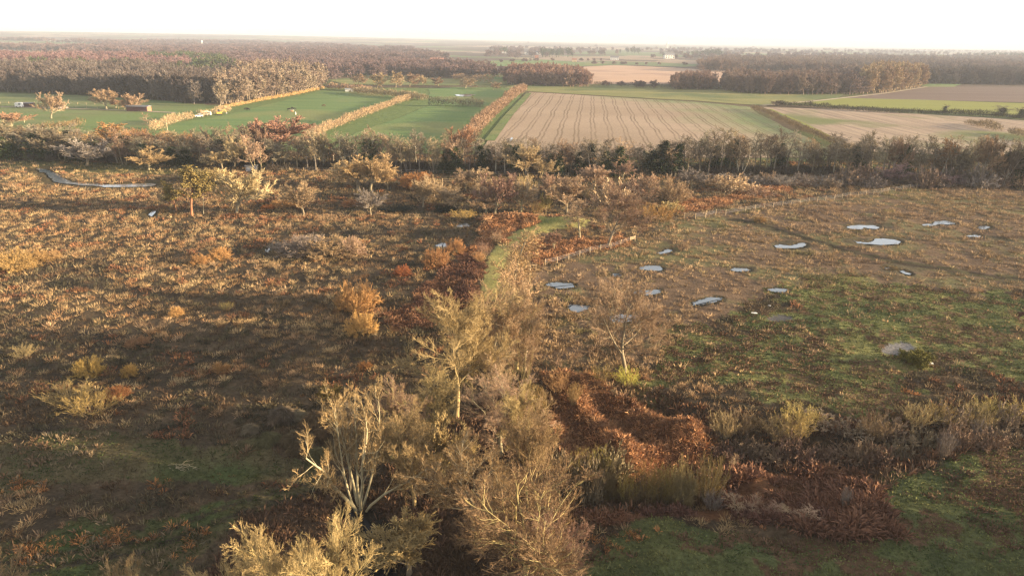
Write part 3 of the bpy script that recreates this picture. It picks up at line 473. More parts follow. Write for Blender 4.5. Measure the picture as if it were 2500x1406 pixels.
# ------------------------------------------------------------------ trees near the camera
NEAR = [  # name, shape, base px, base py, top py, half width px, label, twig, bark
 ('oak_tree', 'oak0', 1112, 1022, 712, 130, 'tallest tree on the embankment, pale straight trunk and wide golden crown', GOLD, B_GOLD),
 ('ash_tree', 'oak1', 1226, 942, 708, 84, 'bare tree with kinked dark trunk on the grassy walk beside the fence', (.36, .255, .125), B_GREY),
 ('ash_tree', 'oak2', 1262, 900, 690, 56, 'narrow bare tree right against the fence, behind the kinked tree', (.35, .24, .13), B_GOLD),
 ('maple_tree', 'alder0', 1254, 765, 562, 56, 'dark-trunked tree over the green mown path, crown in front of the bracken mound', (.36, .25, .115), B_GREY),
 ('maple_tree', 'poles1', 1262, 815, 645, 44, 'pinkish bare tree between the mown path and the post and rail corner', (.34, .22, .12), B_GREY),
 ('maple_tree', 'alder1', 1258, 690, 588, 36, 'slim tan tree crossing the mown path between the dark-trunked tree and the bracken', TAN, B_GREY),
 ('ash_tree', 'oak0', 1258, 862, 690, 42, 'pink tipped tree filling the walk behind the kinked tree', (.34, .22, .13), B_GREY),
 ('thorn_tree', 'fan0', 1275, 760, 655, 30, 'small tree leaning on the rail fence near its far corner', TAN, B_GREY),
 ('ash_tree', 'poles0', 1274, 712, 610, 26, 'narrow golden tree behind the small tree by the rail corner', GOLD, B_GOLD),
 ('ash_tree', 'multi1', 1272, 858, 728, 34, 'many-stemmed golden tree against the middle of the rail fence', (.36, .25, .12), B_GOLD),
 ('maple_tree', 'oak2', 1206, 862, 742, 42, 'pinkish tree between the tallest tree crown and the kinked tree', (.33, .215, .13), B_GREY),
 ('thorn_tree', 'oak2', 1156, 985, 812, 58, 'rounded golden tree hugging the right side of the tallest tree trunk', GOLD, B_GOLD),
 ('thorn_tree', 'oak0', 1202, 1010, 860, 52, 'low tan tree below the foot of the kinked tree', TAN, B_GREY),
 ('thorn_tree', 'oak1', 1058, 1075, 905, 62, 'golden tree on the left side of the tallest tree foot', GOLD, B_GOLD),
 ('ash_tree', 'multi0', 1282, 960, 800, 36, 'slender many-stemmed tree at the near end of the rail fence', TAN, B_GOLD),
 ('ash_tree', 'oak0', 1268, 1120, 935, 64, 'bare crown filling the gap right of the dark slanting trunk', GOLD, B_GOLD),
 ('oak_tree', 'oak1', 1526, 912, 668, 92, 'lone bare tree on the heath edge with pools behind its branches', TAN, B_GREY),
 ('ash_tree', 'multi0', 878, 1246, 925, 150, 'many-stemmed pale tree leaning out over the dark brook', GOLD, B_PALE),
 ('dead_tree', 'snag', 856, 1200, 965, 26, 'dead pale forked stem rising bare beside the many-stemmed tree', B_PALE, B_PALE),
 ('thorn_tree', 'oak2', 1012, 1236, 1000, 78, 'olive tinted bushy tree at the heart of the near clump', GOLD, B_GOLD),
 ('ash_tree', 'oak0', 958, 1120, 930, 78, 'bare tree with upright limbs behind the many-stemmed tree', TAN, B_GOLD),
 ('oak_tree', 'oak1', 1222, 1112, 938, 100, 'bare tree with dark slanting trunk below the tallest tree', PINK, B_GREY),
 ('ash_tree', 'oak2', 1180, 1310, 1085, 112, 'tree with long pale curving twigs at the left of the big near crown', GOLD, B_PALE),
 ('oak_tree', 'oak0', 1305, 1265, 1000, 92, 'golden bare tree at the right side of the near clump above the willow scrub', GOLD, B_GOLD),
 ('oak_tree', 'oak2', 1262, 1470, 1130, 165, 'biggest near crown at the lower edge, yellow limbs in a tan haze of twigs', GOLD, B_GOLD),
 ('thorn_tree', 'oak1', 1352, 1460, 1225, 82, 'rusty bushy tree at the lower right of the near clump', PINK, B_GREY),
 ('oak_tree', 'oak0', 838, 1665, 1255, 112, 'golden lichened crown cut by the lower edge, beside the dark brook', GOLD, B_GOLD),
 ('oak_tree', 'oak1', 700, 1640, 1262, 104, 'bare crown left of the golden lichened crown', GOLD, B_GOLD),
 ('ash_tree', 'oak2', 345, 1640, 1352, 48, 'small crown top poking in at the lower edge, left of the two golden crowns', GOLD, B_GOLD),
 ('ash_tree', 'oak1', 45, 1640, 1375, 66, 'pale crown top in the lower left corner', GOLD, B_GOLD),
 ('thorn_tree', 'fan2', 1000, 1400, 1275, 78, 'low bushy thorn with russet fern beneath, beside the dark brook', GOLD, B_GREY),
 ('thorn_tree', 'fan1', 1082, 1175, 1035, 58, 'small bushy tree under the tallest tree on its camera side', GOLD, B_GOLD),
 ('oak_tree', 'oak0', 1484, 601, 446, 72, 'leaning bare oak with thick pale trunk beside the fence gate', TAN, B_GREY),
 ('ash_tree', 'alder1', 1415, 582, 485, 34, 'slim dark tree on the grassy bank left of the leaning oak', TAN, B_GREY),
 ('hawthorn_tree', 'fan2', 1352, 612, 566, 18, 'small pink tipped tree among bracken right of the mown path', PINK, B_GREY),
]
for n, pr, x, y, t, hw, lab, tw, bk in NEAR: put(n, pr, x, y, t, hw, lab, 'tree', tw, bk, lean=(0, R_(7)) if 'leaning bare' in lab else (0, 0), rz=0 if 'leaning bare' in lab else None)
# ------------------------------------------------------------------ bushes on the heath
BUSH = [
 ('willow_bush', 'round0', 872, 772, 687, 46, 'largest orange bush on the heath, round with bright right side', RUST), ('willow_bush', 'round1', 838, 752, 706, 20, 'small yellow bush tucked left of the largest orange bush', GOLD),
 ('willow_bush', 'round1', 882, 824, 760, 37, 'rust domed bush directly below the largest orange bush', RUST), ('willow_bush', 'round0', 1066, 658, 608, 31, 'pear shaped orange bush below the stream pool', RUST),
 ('willow_bush', 'round1', 1112, 624, 582, 23, 'round tan orange bush right beside the stream pool', RUST), ('willow_bush', 'round0', 984, 677, 648, 19, 'bright red orange little bush alone on the dark heath', (.46, .2, .07)),
 ('willow_bush', 'round1', 536, 640, 602, 25, 'tan ball shaped bush on the left heath by dark rushes', RUST), ('willow_bush', 'round0', 487, 650, 621, 18, 'brown bush touching the tan ball shaped bush on its left', (.28, .14, .06)),
 ('willow_thicket', 'round0', 812, 642, 582, 66, 'broad purplish willow thicket with a yellow middle', (.31, .21, .11)), ('willow_thicket', 'round1', 745, 632, 572, 55, 'dark grey left part of the willow thicket', (.2, .15, .12)),
 ('willow_thicket', 'osier0', 690, 622, 590, 30, 'small grey bush by the water glint at the left end of the thicket', GREY), ('willow_thicket', 'round1', 862, 632, 580, 30, 'pinkish right end of the broad willow thicket', (.26, .16, .11)),
 ('sallow_bush', 'osier1', 172, 998, 940, 44, 'yellow green sallow bush, left half of the yellow pair on the near heath', (.24, .18, .07)), ('sallow_bush', 'osier0', 222, 1022, 955, 44, 'brightest yellow sallow bush, right half of the yellow pair on the near heath', (.31, .225, .075)),
 ('sallow_bush', 'osier0', 60, 878, 842, 20, 'small straw yellow bush near the left edge', (.3, .22, .1)), ('sallow_bush', 'round0', 222, 922, 872, 28, 'brown gold bush with a dark shadow left of it', (.3, .18, .06)),
 ('sallow_bush', 'round1', 318, 922, 888, 16, 'little yellow bush with a bare sprig on top', (.38, .24, .07)), ('sallow_bush', 'round0', 286, 980, 945, 26, 'rusty bush above the brightest yellow sallow', (.28, .14, .05)),
 ('sallow_bush', 'round1', 805, 975, 937, 26, 'olive bush on the dark heath left of the near clump', (.22, .16, .045)), ('sallow_bush', 'round0', 890, 905, 885, 18, 'low orange bush on the dark heath above the near clump', (.3, .15, .05)),
 ('sallow_bush', 'round1', 342, 850, 825, 26, 'dull red bush in the middle of the left heath', (.25, .13, .065)), ('sallow_bush', 'round0', 432, 775, 748, 14, 'small orange bush amid straw tussocks', RUST),
 ('sallow_bush', 'osier0', 552, 762, 738, 14, 'small greenish bush amid straw tussocks, right of the small orange bush', (.26, .2, .07)), ('sallow_bush', 'round1', 540, 912, 885, 18, 'tan bush with two twiggy peaks on the near heath', (.32, .18, .07)),
 ('thorn_thicket', 'round0', 35, 668, 612, 36, 'tan thicket on the left edge, nearest of three', (.33, .21, .08)), ('thorn_thicket', 'round1', 85, 650, 612, 26, 'tan thicket on the left edge, middle of three', (.33, .21, .08)), ('thorn_thicket', 'round0', 122, 640, 612, 20, 'tan thicket on the left edge, rightmost of three', (.33, .21, .09)),
 ('willow_bush', 'osier1', 1465, 948, 898, 32, 'olive willow scrub left of the lone tree foot', (.25, .19, .06)), ('willow_bush', 'osier0', 1528, 950, 900, 30, 'yellow green willow scrub at the foot of the lone tree', (.33, .28, .06)),
 ('willow_bush', 'round0', 1290, 1020, 938, 42, 'olive domed bush at the right foot of the tallest tree', (.25, .18, .06)), ('willow_bush', 'osier0', 1362, 960, 905, 26, 'pink brown bush among the russet bracken top', (.3, .17, .08)), ('willow_bush', 'osier1', 1400, 985, 935, 16, 'slim pale bush on the bracken crest', (.3, .2, .08)),
 ('gorse_bush', 'dark0', 2234, 896, 856, 28, 'dark green gorse bush with orange edges alone on the turf', GORSE), ('sapling', 'birch0', 1364, 905, 872, 9, 'thin pink birch sapling at the bracken tip', PINK), ('willow_bush', 'round1', 1855, 546, 529, 14, 'small tan bush beside the vehicle ruts', (.33, .21, .08)),
 ('willow_bush', 'osier0', 1180, 632, 590, 15, 'pink shrub on the left lip of the mown path, nearest the bracken', PINK), ('willow_bush', 'osier1', 1172, 645, 615, 14, 'orange shrub lowest on the left lip of the mown path', (.36, .2, .08)), ('willow_bush', 'osier0', 1212, 600, 566, 14, 'tan shrub at the far bend of the mown path', TAN),
 ('reed_clump', 'osier1', 1135, 544, 514, 30, 'straw yellow willow clump above the stream glint', (.38, .26, .08)), ('willow_bush', 'osier0', 1604, 552, 500, 44, 'broad golden willow clump by the fence', (.36, .22, .06)), ('willow_bush', 'osier1', 1310, 530, 488, 15, 'thin yellowish bush beside the small round tree', (.3, .2, .07)),
 ('juniper_bush', 'dark1', 970, 524, 506, 34, 'long black green bush on the ditch bank', (.02, .024, .016)), ('juniper_bush', 'dark0', 1086, 526, 504, 22, 'compact black green bush on the ditch bank right of the long one', (.02, .024, .016)),
 ('thorn_bush', 'round0', 1020, 470, 421, 38, 'dense orange dome bush among the mid trees', (.36, .18, .06)), ('thorn_bush', 'round1', 432, 408, 375, 18, 'brown round bush right of the spreading river tree', (.2, .12, .07)), ('thorn_bush', 'round0', 520, 455, 412, 34, 'olive thicket right of the pine crown', (.27, .19, .08)), ('thorn_bush', 'round1', 585, 452, 425, 26, 'orange brown bush behind the fan shaped pale tree', (.33, .18, .08)),
 ('thorn_bush', 'round0', 700, 512, 487, 34, 'russet scrub left of the slim pale tree', (.26, .13, .06)), ('thorn_bush', 'round1', 860, 510, 488, 26, 'russet scrub right of the slim pale tree', (.3, .14, .06)), ('thorn_bush', 'round0', 655, 514, 500, 16, 'small bright orange scrub bush by the ditch', (.4, .17, .05)),
 ('bramble', 'lowbush0', 1490, 512, 440, 46, 'tan thicket behind the leaning oak crown', (.35, .235, .145)), ('bramble', 'lowbush1', 1430, 490, 446, 26, 'grey brown dome thicket left of the leaning oak crown', (.33, .22, .12)), ('bramble', 'lowbush0', 1560, 480, 425, 34, 'pinkish thicket up and right of the leaning oak crown', (.35, .235, .145)), ('bramble', 'lowbush1', 1655, 498, 458, 34, 'brown thicket above the golden willow clump', (.31, .21, .125)), ('bramble', 'lowbush0', 1640, 522, 490, 28, 'olive thicket between golden willow clump and orange bracken', (.3, .22, .1)),
 ('bramble', 'lowbush1', 1790, 480, 428, 44, 'rounded tan thicket beyond the orange bracken strip', (.36, .235, .14)), ('bramble', 'lowbush0', 1850, 486, 452, 30, 'tan thicket right of the rounded one beyond the bracken strip', (.36, .235, .14)), ('bramble', 'lowbush1', 1440, 440, 400, 36, 'tall brown scrub right under the dark belt', (.35, .235, .145)),
]
for n, pr, x, y, t, hw, lab, tw in BUSH: put(n, pr, x, y, t, hw, lab, 'shrub', tw, (.2, .15, .09))
MID = [
 ('pine_tree', 'pine', 468, 526, 397, 44, 'tall scots pine with golden green crown by the ditch', PINEG, B_PINE), ('pine_tree', 'pine', 432, 518, 440, 20, 'slim small pine left of the tall scots pine', PINEG, B_PINE),
 ('birch_tree', 'birch1', 497, 524, 445, 18, 'thin bare tree right of the tall scots pine', TAN, B_PALE), ('maple_tree', 'fan0', 577, 520, 416, 46, 'fan shaped pale tree right of the tall pine', MGOLD, B_GREY), ('maple_tree', 'fan1', 743, 526, 438, 33, 'slim pale tree standing alone by the ditch', MGOLD, B_GREY),
 ('willow_tree', 'fan2', 874, 462, 388, 40, 'left of three big golden willows before the belt', (.36, .24, .12), B_GREY), ('willow_tree', 'fan0', 905, 466, 380, 42, 'middle and tallest of three big golden willows before the belt', (.36, .24, .12), B_GREY), ('willow_tree', 'fan1', 948, 462, 400, 26, 'right and smallest of three big golden willows before the belt', (.36, .24, .12), B_GREY),
 ('birch_tree', 'fan1', 906, 526, 462, 28, 'thin see-through tree above the long black green bush', GREY, B_GREY), ('maple_tree', 'fan2', 1033, 505, 440, 24, 'pale tree in front of the dense orange dome bush', MGOLD, B_GREY), ('maple_tree', 'fan0', 1095, 502, 456, 27, 'rounded tan tree right of the dense orange dome bush', (.33, .23, .14), B_GREY),
 ('maple_tree', 'fan1', 1138, 466, 412, 24, 'left tree of a tan pair near the belt fence', (.33, .23, .14), B_GREY), ('maple_tree', 'fan2', 1170, 464, 411, 24, 'right tree of a tan pair near the belt fence', (.33, .23, .14), B_GREY),
 ('maple_tree', 'fan0', 1208, 524, 426, 40, 'large pink tipped tree above the bracken mound', (.33, .215, .14), B_GREY), ('maple_tree', 'fan2', 1188, 520, 470, 26, 'smaller tree in front of the large pink tipped tree', (.33, .23, .14), B_GREY), ('maple_tree', 'fan1', 1272, 518, 436, 34, 'fan shaped tree right of the large pink tipped tree', (.33, .23, .14), B_GREY),
 ('cherry_tree', 'fan0', 1333, 526, 470, 14, 'small round tree with clean stem beyond the bracken mound', (.33, .25, .09), B_GOLD), ('maple_tree', 'fan2', 1384, 520, 428, 34, 'pointed tan tree left of the slim dark tree', (.33, .23, .14), B_GREY), ('maple_tree', 'fan1', 1345, 478, 422, 18, 'small pointed tree behind the pointed tan tree', (.33, .215, .14), B_GREY),
 ('ash_tree', 'fan2', 1288, 434, 355, 30, 'pale spreading tree against the belt, left of a twin', MGOLD, B_GREY), ('ash_tree', 'fan0', 1320, 432, 390, 24, 'low spreading tree leaning right, twin of the pale spreading tree', MGOLD, B_GREY),
 ('oak_tree', 'fan1', 362, 416, 363, 32, 'spreading tree alone on the river meadow', (.33, .22, .11), B_GREY), ('ash_tree', 'fan0', 570, 415, 336, 26, 'tall pale tree before the belt above the pine', MGOLD, B_GREY), ('ash_tree', 'fan2', 543, 416, 368, 26, 'shorter pale tree left of the tall pale tree before the belt', MGOLD, B_GREY), ('ash_tree', 'poles0', 630, 418, 332, 26, 'many-stemmed pale tree right of the tall pale tree before the belt', (.34, .22, .14), B_GREY), ('ash_tree', 'fan1', 212, 405, 345, 44, 'broad grey shaded tree in front of the belt at left', GREY, B_GREY),
 ('maple_tree', 'fan0', 1588, 490, 424, 24, 'pointed pink tree right of the pinkish thicket', (.33, .215, .14), B_GREY), ('birch_tree', 'birch0', 1632, 488, 424, 12, 'thin upright tree right of the pointed pink tree', (.33, .23, .14), B_GREY), ('maple_tree', 'fan1', 1688, 462, 410, 28, 'rounded shaded tree at the right end of the mid trees', GREY, B_GREY), ('dead_tree', 'snag', 1470, 425, 345, 20, 'pale broken stem poking up before the dark belt', B_PALE, B_PALE), ('maple_tree', 'fan2', 1450, 470, 405, 26, 'pink tipped tree under the pale broken stem', (.33, .215, .14), B_GREY), ('maple_tree', 'fan0', 1520, 440, 396, 24, 'orange tipped tree right of the pale broken stem', (.33, .215, .14), B_GREY),
 # hedgerow and parkland trees beyond the belt
 ('oak_tree', 'fan0', 125, 290, 226, 21, 'domed oak in the paddock, left of the three paddock oaks', (.3, .205, .125), B_GREY), ('oak_tree', 'fan2', 260, 268, 217, 19, 'tall domed oak by the farm track, middle of the three paddock oaks', (.3, .2, .12), B_GREY), ('oak_tree', 'fan0', 328, 268, 228, 20, 'round oak behind the brown shed', (.3, .2, .12), B_GREY), ('thorn_tree', 'fan2', 283, 264, 244, 14, 'low tree touching the tall domed oak', (.34, .21, .12), B_GREY), ('thorn_tree', 'fan0', 303, 268, 246, 13, 'low tree left of the round oak by the shed', (.33, .2, .12), B_GREY),
 ('willow_tree', 'fan2', 28, 310, 275, 22, 'round pinkish tree at the left edge above the belt', (.33, .19, .11), B_GREY), ('willow_tree', 'wood0', 262, 348, 300, 32, 'bright orange willow crown above the belt', (.42, .26, .09), B_GREY), ('birch_tree', 'birch0', 366, 315, 275, 13, 'pale stemmed birch by the pasture corner', PINK, B_PALE), ('willow_tree', 'fan2', 680, 382, 288, 62, 'big round pink tipped crown rising over the belt', (.33, .19, .12), B_GREY), ('willow_tree', 'fan0', 640, 380, 305, 34, 'pinkish crown joined left of the big round pink tipped crown', (.33, .19, .12), B_GREY), ('birch_tree', 'birch1', 765, 360, 305, 9, 'slender white birch at the foot of the diagonal hedge', B_PALE, B_PALE), ('willow_tree', 'fan0', 1128, 400, 310, 34, 'round orange crown where the tall hedge meets the belt', (.34, .2, .1), B_GREY),
 ('oak_tree', 'wood1', 876, 208, 180, 16, 'parkland oak, first from the lit wood', TAN, B_GREY), ('oak_tree', 'wood0', 922, 214, 177, 22, 'parkland oak, widest of the row beyond the pastures', TAN, B_GREY), ('oak_tree', 'wood1', 966, 214, 174, 20, 'parkland oak, tallest, right of the widest', TAN, B_GREY), ('oak_tree', 'wood0', 1000, 212, 178, 20, 'parkland oak right of the tallest', TAN, B_GREY), ('oak_tree', 'wood1', 1034, 210, 184, 14, 'parkland oak ending the row on the right', TAN, B_GREY), ('willow_tree', 'wood0', 1070, 210, 188, 16, 'leaning low crown right of the parkland row', TAN, B_GREY), ('oak_tree', 'wood1', 1136, 216, 190, 24, 'broad low tree above the flooded patch', (.28, .2, .13), B_GREY), ('oak_tree', 'wood0', 1204, 220, 200, 15, 'small round tree right of the flooded patch', (.28, .2, .13), B_GREY),
 ('oak_tree', 'ivied0', 1980, 258, 245, 6, 'ivied stub tree in the long dark hedge', DKBR, B_GREY), ('oak_tree', 'ivied1', 2304, 276, 255, 6, 'ivied post-like tree in the long dark hedge', DKBR, B_GREY), ('oak_tree', 'ivied0', 2442, 282, 257, 14, 'bushy ivied tree in the long dark hedge near the right edge', DKBR, B_GREY), ('oak_tree', 'ivied1', 2492, 288, 262, 10, 'ivied tree at the right end of the long dark hedge', DKBR, B_GREY), ('thorn_tree', 'wood1', 1894, 258, 246, 15, 'brown thorn by the junction of lane and clipped hedge', (.24, .16, .1), B_GREY),
]
for n, pr, x, y, t, hw, lab, tw, bk in MID: put(n, pr, x, y, t, hw*(1.18 if 'fan' in pr else 1), lab, 'tree', tw, bk)

# ------------------------------------------------------------------ the belt of trees: two rows, each tree an object; labels count from things one can find
ORD = 'next first second third fourth fifth sixth seventh eighth ninth tenth eleventh twelfth thirteenth'.split()
def label_row(rows, marks, what):
    """rows: [(px, look)] of one row, left to right -> labels that count outward from the nearest landmark"""
    out = []
    for x, look in rows:
        mk = min(marks, key=lambda q: abs(q[0]-x)); side = 'left' if x < mk[0] else 'right'
        n = 1+sum(1 for x2, _ in rows if min(marks, key=lambda q: abs(q[0]-x2)) is mk and (x2 < mk[0]) == (x < mk[0]) and abs(x2-mk[0]) < abs(x-mk[0]))
        out.append(f'{look}, {what}, {ORD[n]} {side} of {mk[1]}')
    return out
MARKS = [(105, 'the white vans'), (262, 'the orange willow'), (411, 'the wooden pole'), (570, 'the tall pale tree'), (765, 'the white birch'), (905, 'the big golden willows'), (1128, 'the round orange crown'), (1288, 'the pale spreading tree'), (1470, 'the pale broken stem'), (1622, 'the pointed conifers'), (1790, 'the rounded tan thicket'), (2061, 'the small yew'), (2365, 'the white upright birch')]
FB = np.array([(-60, 388), (200, 393), (420, 402), (700, 413), (1000, 419), (1250, 425), (1500, 429), (1750, 426), (2000, 426), (2200, 440), (2560, 464)], float)
FT = np.array([(-60, 322), (120, 325), (300, 338), (500, 332), (700, 338), (830, 330), (1000, 338), (1200, 352), (1400, 355), (1560, 350), (1680, 338), (1750, 325), (1900, 325), (2010, 350), (2120, 334), (2220, 352), (2330, 345), (2560, 362)], float)
BT = np.array([(-60, 300), (200, 318), (480, 318), (640, 322), (760, 340), (900, 330), (1100, 325), (1230, 352), (1400, 350), (1600, 352), (1750, 330), (1900, 330), (2100, 345), (2300, 345), (2560, 360)], float)
rnd = random.Random(5)
def belt(step, jit, dy, tops, rowname, kinds):
    xs = []; x = -40.0
    while x < 2560: xs.append(x+rnd.uniform(-jit, jit)); x += step*rnd.uniform(.8, 1.2)
    sel = []
    for x in xs:
        pr, look, nm = rnd.choice(kinds(x)); sel.append((x, look, pr, nm))
    labs = label_row([(s[0], s[1]) for s in sel], MARKS, rowname)
    for (x, look, pr, nm), lab in zip(sel, labs):
        y = np.interp(x, FB[:, 0], FB[:, 1])+dy+rnd.uniform(-3, 3); t = np.interp(x, tops[:, 0], tops[:, 1])+rnd.uniform(-20, 14)
        tw = rnd.choice([TAN, (.2, .165, .115), (.19, .155, .10), (.17, .135, .085), (.22, .165, .10), (.15, .12, .08)]); put(nm, pr, x, y, t, rnd.uniform(17, 27) if 'alder' in pr or 'ivied' in pr else rnd.uniform(20, 30), lab, 'tree', tw, rnd.choice([B_GREY, (.17, .14, .11), (.28, .24, .18)]), group='trees of the belt', ivyc=rnd.choice([IVYG, DKGR]))
AL = [('alder0', 'slender bare alder', 'alder_tree'), ('alder1', 'narrow bare alder', 'alder_tree'), ('alder2', 'fine twigged alder', 'alder_tree')]; PO = [('poles0', 'multi-stemmed bare tree', 'alder_tree'), ('poles1', 'clump-stemmed bare tree', 'alder_tree')]; IV = [('ivied0', 'ivy-wrapped bare tree', 'ash_tree'), ('ivied1', 'ivy-clad dark tree', 'ash_tree')]; FN = [('fan0', 'spreading bare tree', 'ash_tree'), ('fan2', 'round bare tree', 'ash_tree')]
belt(27, 5, 0, FT, 'front row', lambda x: AL+PO+FN+IV*2 if x < 800 else AL*2+PO+IV*2 if x < 1300 else AL+PO+IV*4 if x < 1700 else AL*3+PO if x < 2150 else AL+PO+FN+IV)
belt(35, 8, -13, BT, 'back row', lambda x: PO+FN+AL+IV if x < 1300 else AL+PO+IV)
for x, y, t, hw, lab in [(1612, 428, 343, 19, 'broad pointed dark conifer, left of the conifer pair in the belt'), (1648, 430, 352, 17, 'narrower pointed dark conifer, right of the conifer pair in the belt'), (2061, 398, 373, 10, 'small dark yew in the belt near the hedge end'), (1433, 425, 350, 18, 'dark green bushy holly in the belt above the mid scrub')]:
    put('conifer_tree' if 'conifer' in lab else 'yew_tree' if 'yew' in lab else 'holly_tree', 'conifer', x, y, t, hw, lab, 'tree', (.022, .034, .014), B_GREY)
put("birch_tree", "birch0", 2365, 452, 340, 16, 'white upright birch rising over the right end of the belt', 'tree', (.42, .32, .18), B_PALE)
put('willow_tree', 'wood1', 2308, 440, 342, 32, 'orange tinted crown left of the white upright birch', 'tree', (.33, .19, .09), B_GREY)

# ------------------------------------------------------------------ scrub: rows of individual shrubs on the right
def scrub(pts, marks, what, kinds, group, cat='shrub'):
    pts = sorted(pts); sel = [(p, rnd.choice(kinds)) for p in pts]; labs = label_row([(p[0], k[1]) for p, k in sel], marks, what)
    for ((x, y, t, hw), (pr, look, nm, tw)), lab in zip(sel, labs): put(nm, pr, x, y, t, hw, lab, cat, tw, (.2, .16, .11), group=group)
GB = [('lowbush0', 'grey bare shrub', 'thorn_bush', GREY), ('lowbush1', 'brown grey bare shrub', 'thorn_bush', (.22, .16, .11)), ('osier1', 'upright grey shrub', 'sallow_bush', GREY), ('lowbush0', 'tan tipped shrub', 'thorn_bush', (.25, .17, .11))]
M2 = [(1688, 'the rounded shaded tree'), (1850, 'the tan thicket'), (2061, 'the small yew'), (2310, 'the last fence post'), (2480, 'the right edge of the view')]
scrub([(x+rnd.uniform(-12, 12), 452+rnd.uniform(-5, 5)+(x-1700)*.012, 424+rnd.uniform(-6, 6), rnd.uniform(18, 28)) for x in range(1730, 2130, 34)], M2, 'upper line under belt', GB, 'grey scrub under the belt')
scrub([(x+rnd.uniform(-12, 12), 462+rnd.uniform(-4, 5)-(x > 2050)*8, 436+rnd.uniform(-6, 6), rnd.uniform(16, 26)) for x in range(1880, 2270, 34)], M2, 'lower line by fence', GB, 'grey scrub by the fence')
scrub([(x+rnd.uniform(-12, 12), 462+rnd.uniform(-8, 5), 410+rnd.uniform(-14, 18), rnd.uniform(20, 34)) for x in range(2080, 2540, 30)], M2, 'thicket row', GB+[('poles1', 'purple grey thicket', 'sallow_bush', PURP)], 'tall thicket at the right end of the belt')
scrub([(x+rnd.uniform(-14, 14), 474+rnd.uniform(-18, 30), 436+rnd.uniform(-12, 26), rnd.uniform(20, 34)) for x in range(1060, 1680, 42)], [(1095, 'the rounded tan tree'), (1208, 'the pink tipped tree'), (1333, 'the small round tree'), (1484, 'the leaning oak'), (1604, 'the golden willow clump')], 'mid scrub', [('round0', 'pale gold willow', 'willow_bush', (.34, .24, .13)), ('round1', 'tan willow', 'willow_bush', (.31, .215, .13)), ('osier0', 'upright straw willow', 'willow_bush', (.33, .23, .11))], 'pale willows between the mid trees')
scrub([(x+rnd.uniform(-10, 10), 1178+rnd.uniform(-14, 12), 1088+rnd.uniform(-26, 34), rnd.uniform(18, 36)) for x in range(1372, 1500, 30)]+[(x+rnd.uniform(-8, 8), 1232+rnd.uniform(-16, 10), 1130+rnd.uniform(-34, 40), rnd.uniform(18, 36)) for x in range(1400, 1740, 30)], [(1500, 'the orange bracken tip'), (1740, 'the bracken spur')], 'willow scrub in the hollow', [('osier0', 'yellow topped willow', 'willow_bush', (.31, .22, .06)), ('osier1', 'olive willow', 'willow_bush', (.25, .19, .065)), ('round1', 'dull spreading willow', 'willow_bush', (.21, .155, .07)), ('lowbush1', 'greyish low willow', 'willow_bush', (.18, .14, .08))], 'willows in the hollow')
VS = []
for x in range(1750, 2540, 48): VS += [(x+rnd.uniform(-16, 16), 1082+rnd.uniform(-14, 14)-(x > 2200)*30, 1012+rnd.uniform(-12, 16)-(x > 2200)*28, rnd.uniform(26, 40))]
scrub(VS, [(1950, 'the pale willow fan'), (2234, 'the gorse bush'), (2480, 'the right edge of the view')], 'far side of hollow', [('osier0', 'gold tipped shrub', 'sallow_bush', (.34, .245, .09)), ('osier1', 'brown upright shrub', 'sallow_bush', (.28, .2, .10)), ('lowbush0', 'grey brown shrub', 'thorn_bush', (.23, .17, .115))], 'shrubs along the far side of the hollow')
VS = [(x+rnd.uniform(-16, 16), 1132+rnd.uniform(-12, 12)-(x > 2200)*34, 1082+rnd.uniform(-12, 12)-(x > 2200)*32, rnd.uniform(26, 40)) for x in range(1780, 2540, 52)]
scrub(VS, [(1950, 'the pale willow fan'), (2234, 'the gorse bush'), (2480, 'the right edge of the view')], 'near side of hollow', [('lowbush0', 'grey bare shrub', 'thorn_bush', (.2, .15, .095)), ('lowbush1', 'purplish bare shrub', 'thorn_bush', (.2, .13, .085)), ('osier1', 'dull upright shrub', 'sallow_bush', (.26, .19, .10))], 'shrubs along the near side of the hollow')
put('willow_bush', 'osier0', 1950, 1062, 992, 40, 'pale willow fan on the slope below the turf', 'shrub', (.3, .22, .075), (.2, .15, .09))
VS = [(1785, 1160, 1100, 12), (2060, 1240, 1190, 10), (2300, 1125, 1050, 14), (2385, 1085, 1025, 14), (2230, 1105, 1060, 14), (1912, 1265, 1222, 18), (1880, 1268, 1226, 20), (1800, 1262, 1215, 26), (1835, 1265, 1218, 24), (1960, 1280, 1236, 24), (1740, 1250, 1205, 22)]
scrub(VS, [(1840, 'the sunlit fern strip'), (2060, 'the dark fern hollow'), (2300, 'the turf knoll')], 'sapling', [('birch0', 'thin pinkish birch sapling', 'birch_sapling', PINK), ('birch1', 'thin pale birch sapling', 'birch_sapling', TAN), ('osier1', 'grey wispy sapling clump', 'birch_sapling', GREY)], 'saplings in the fern')

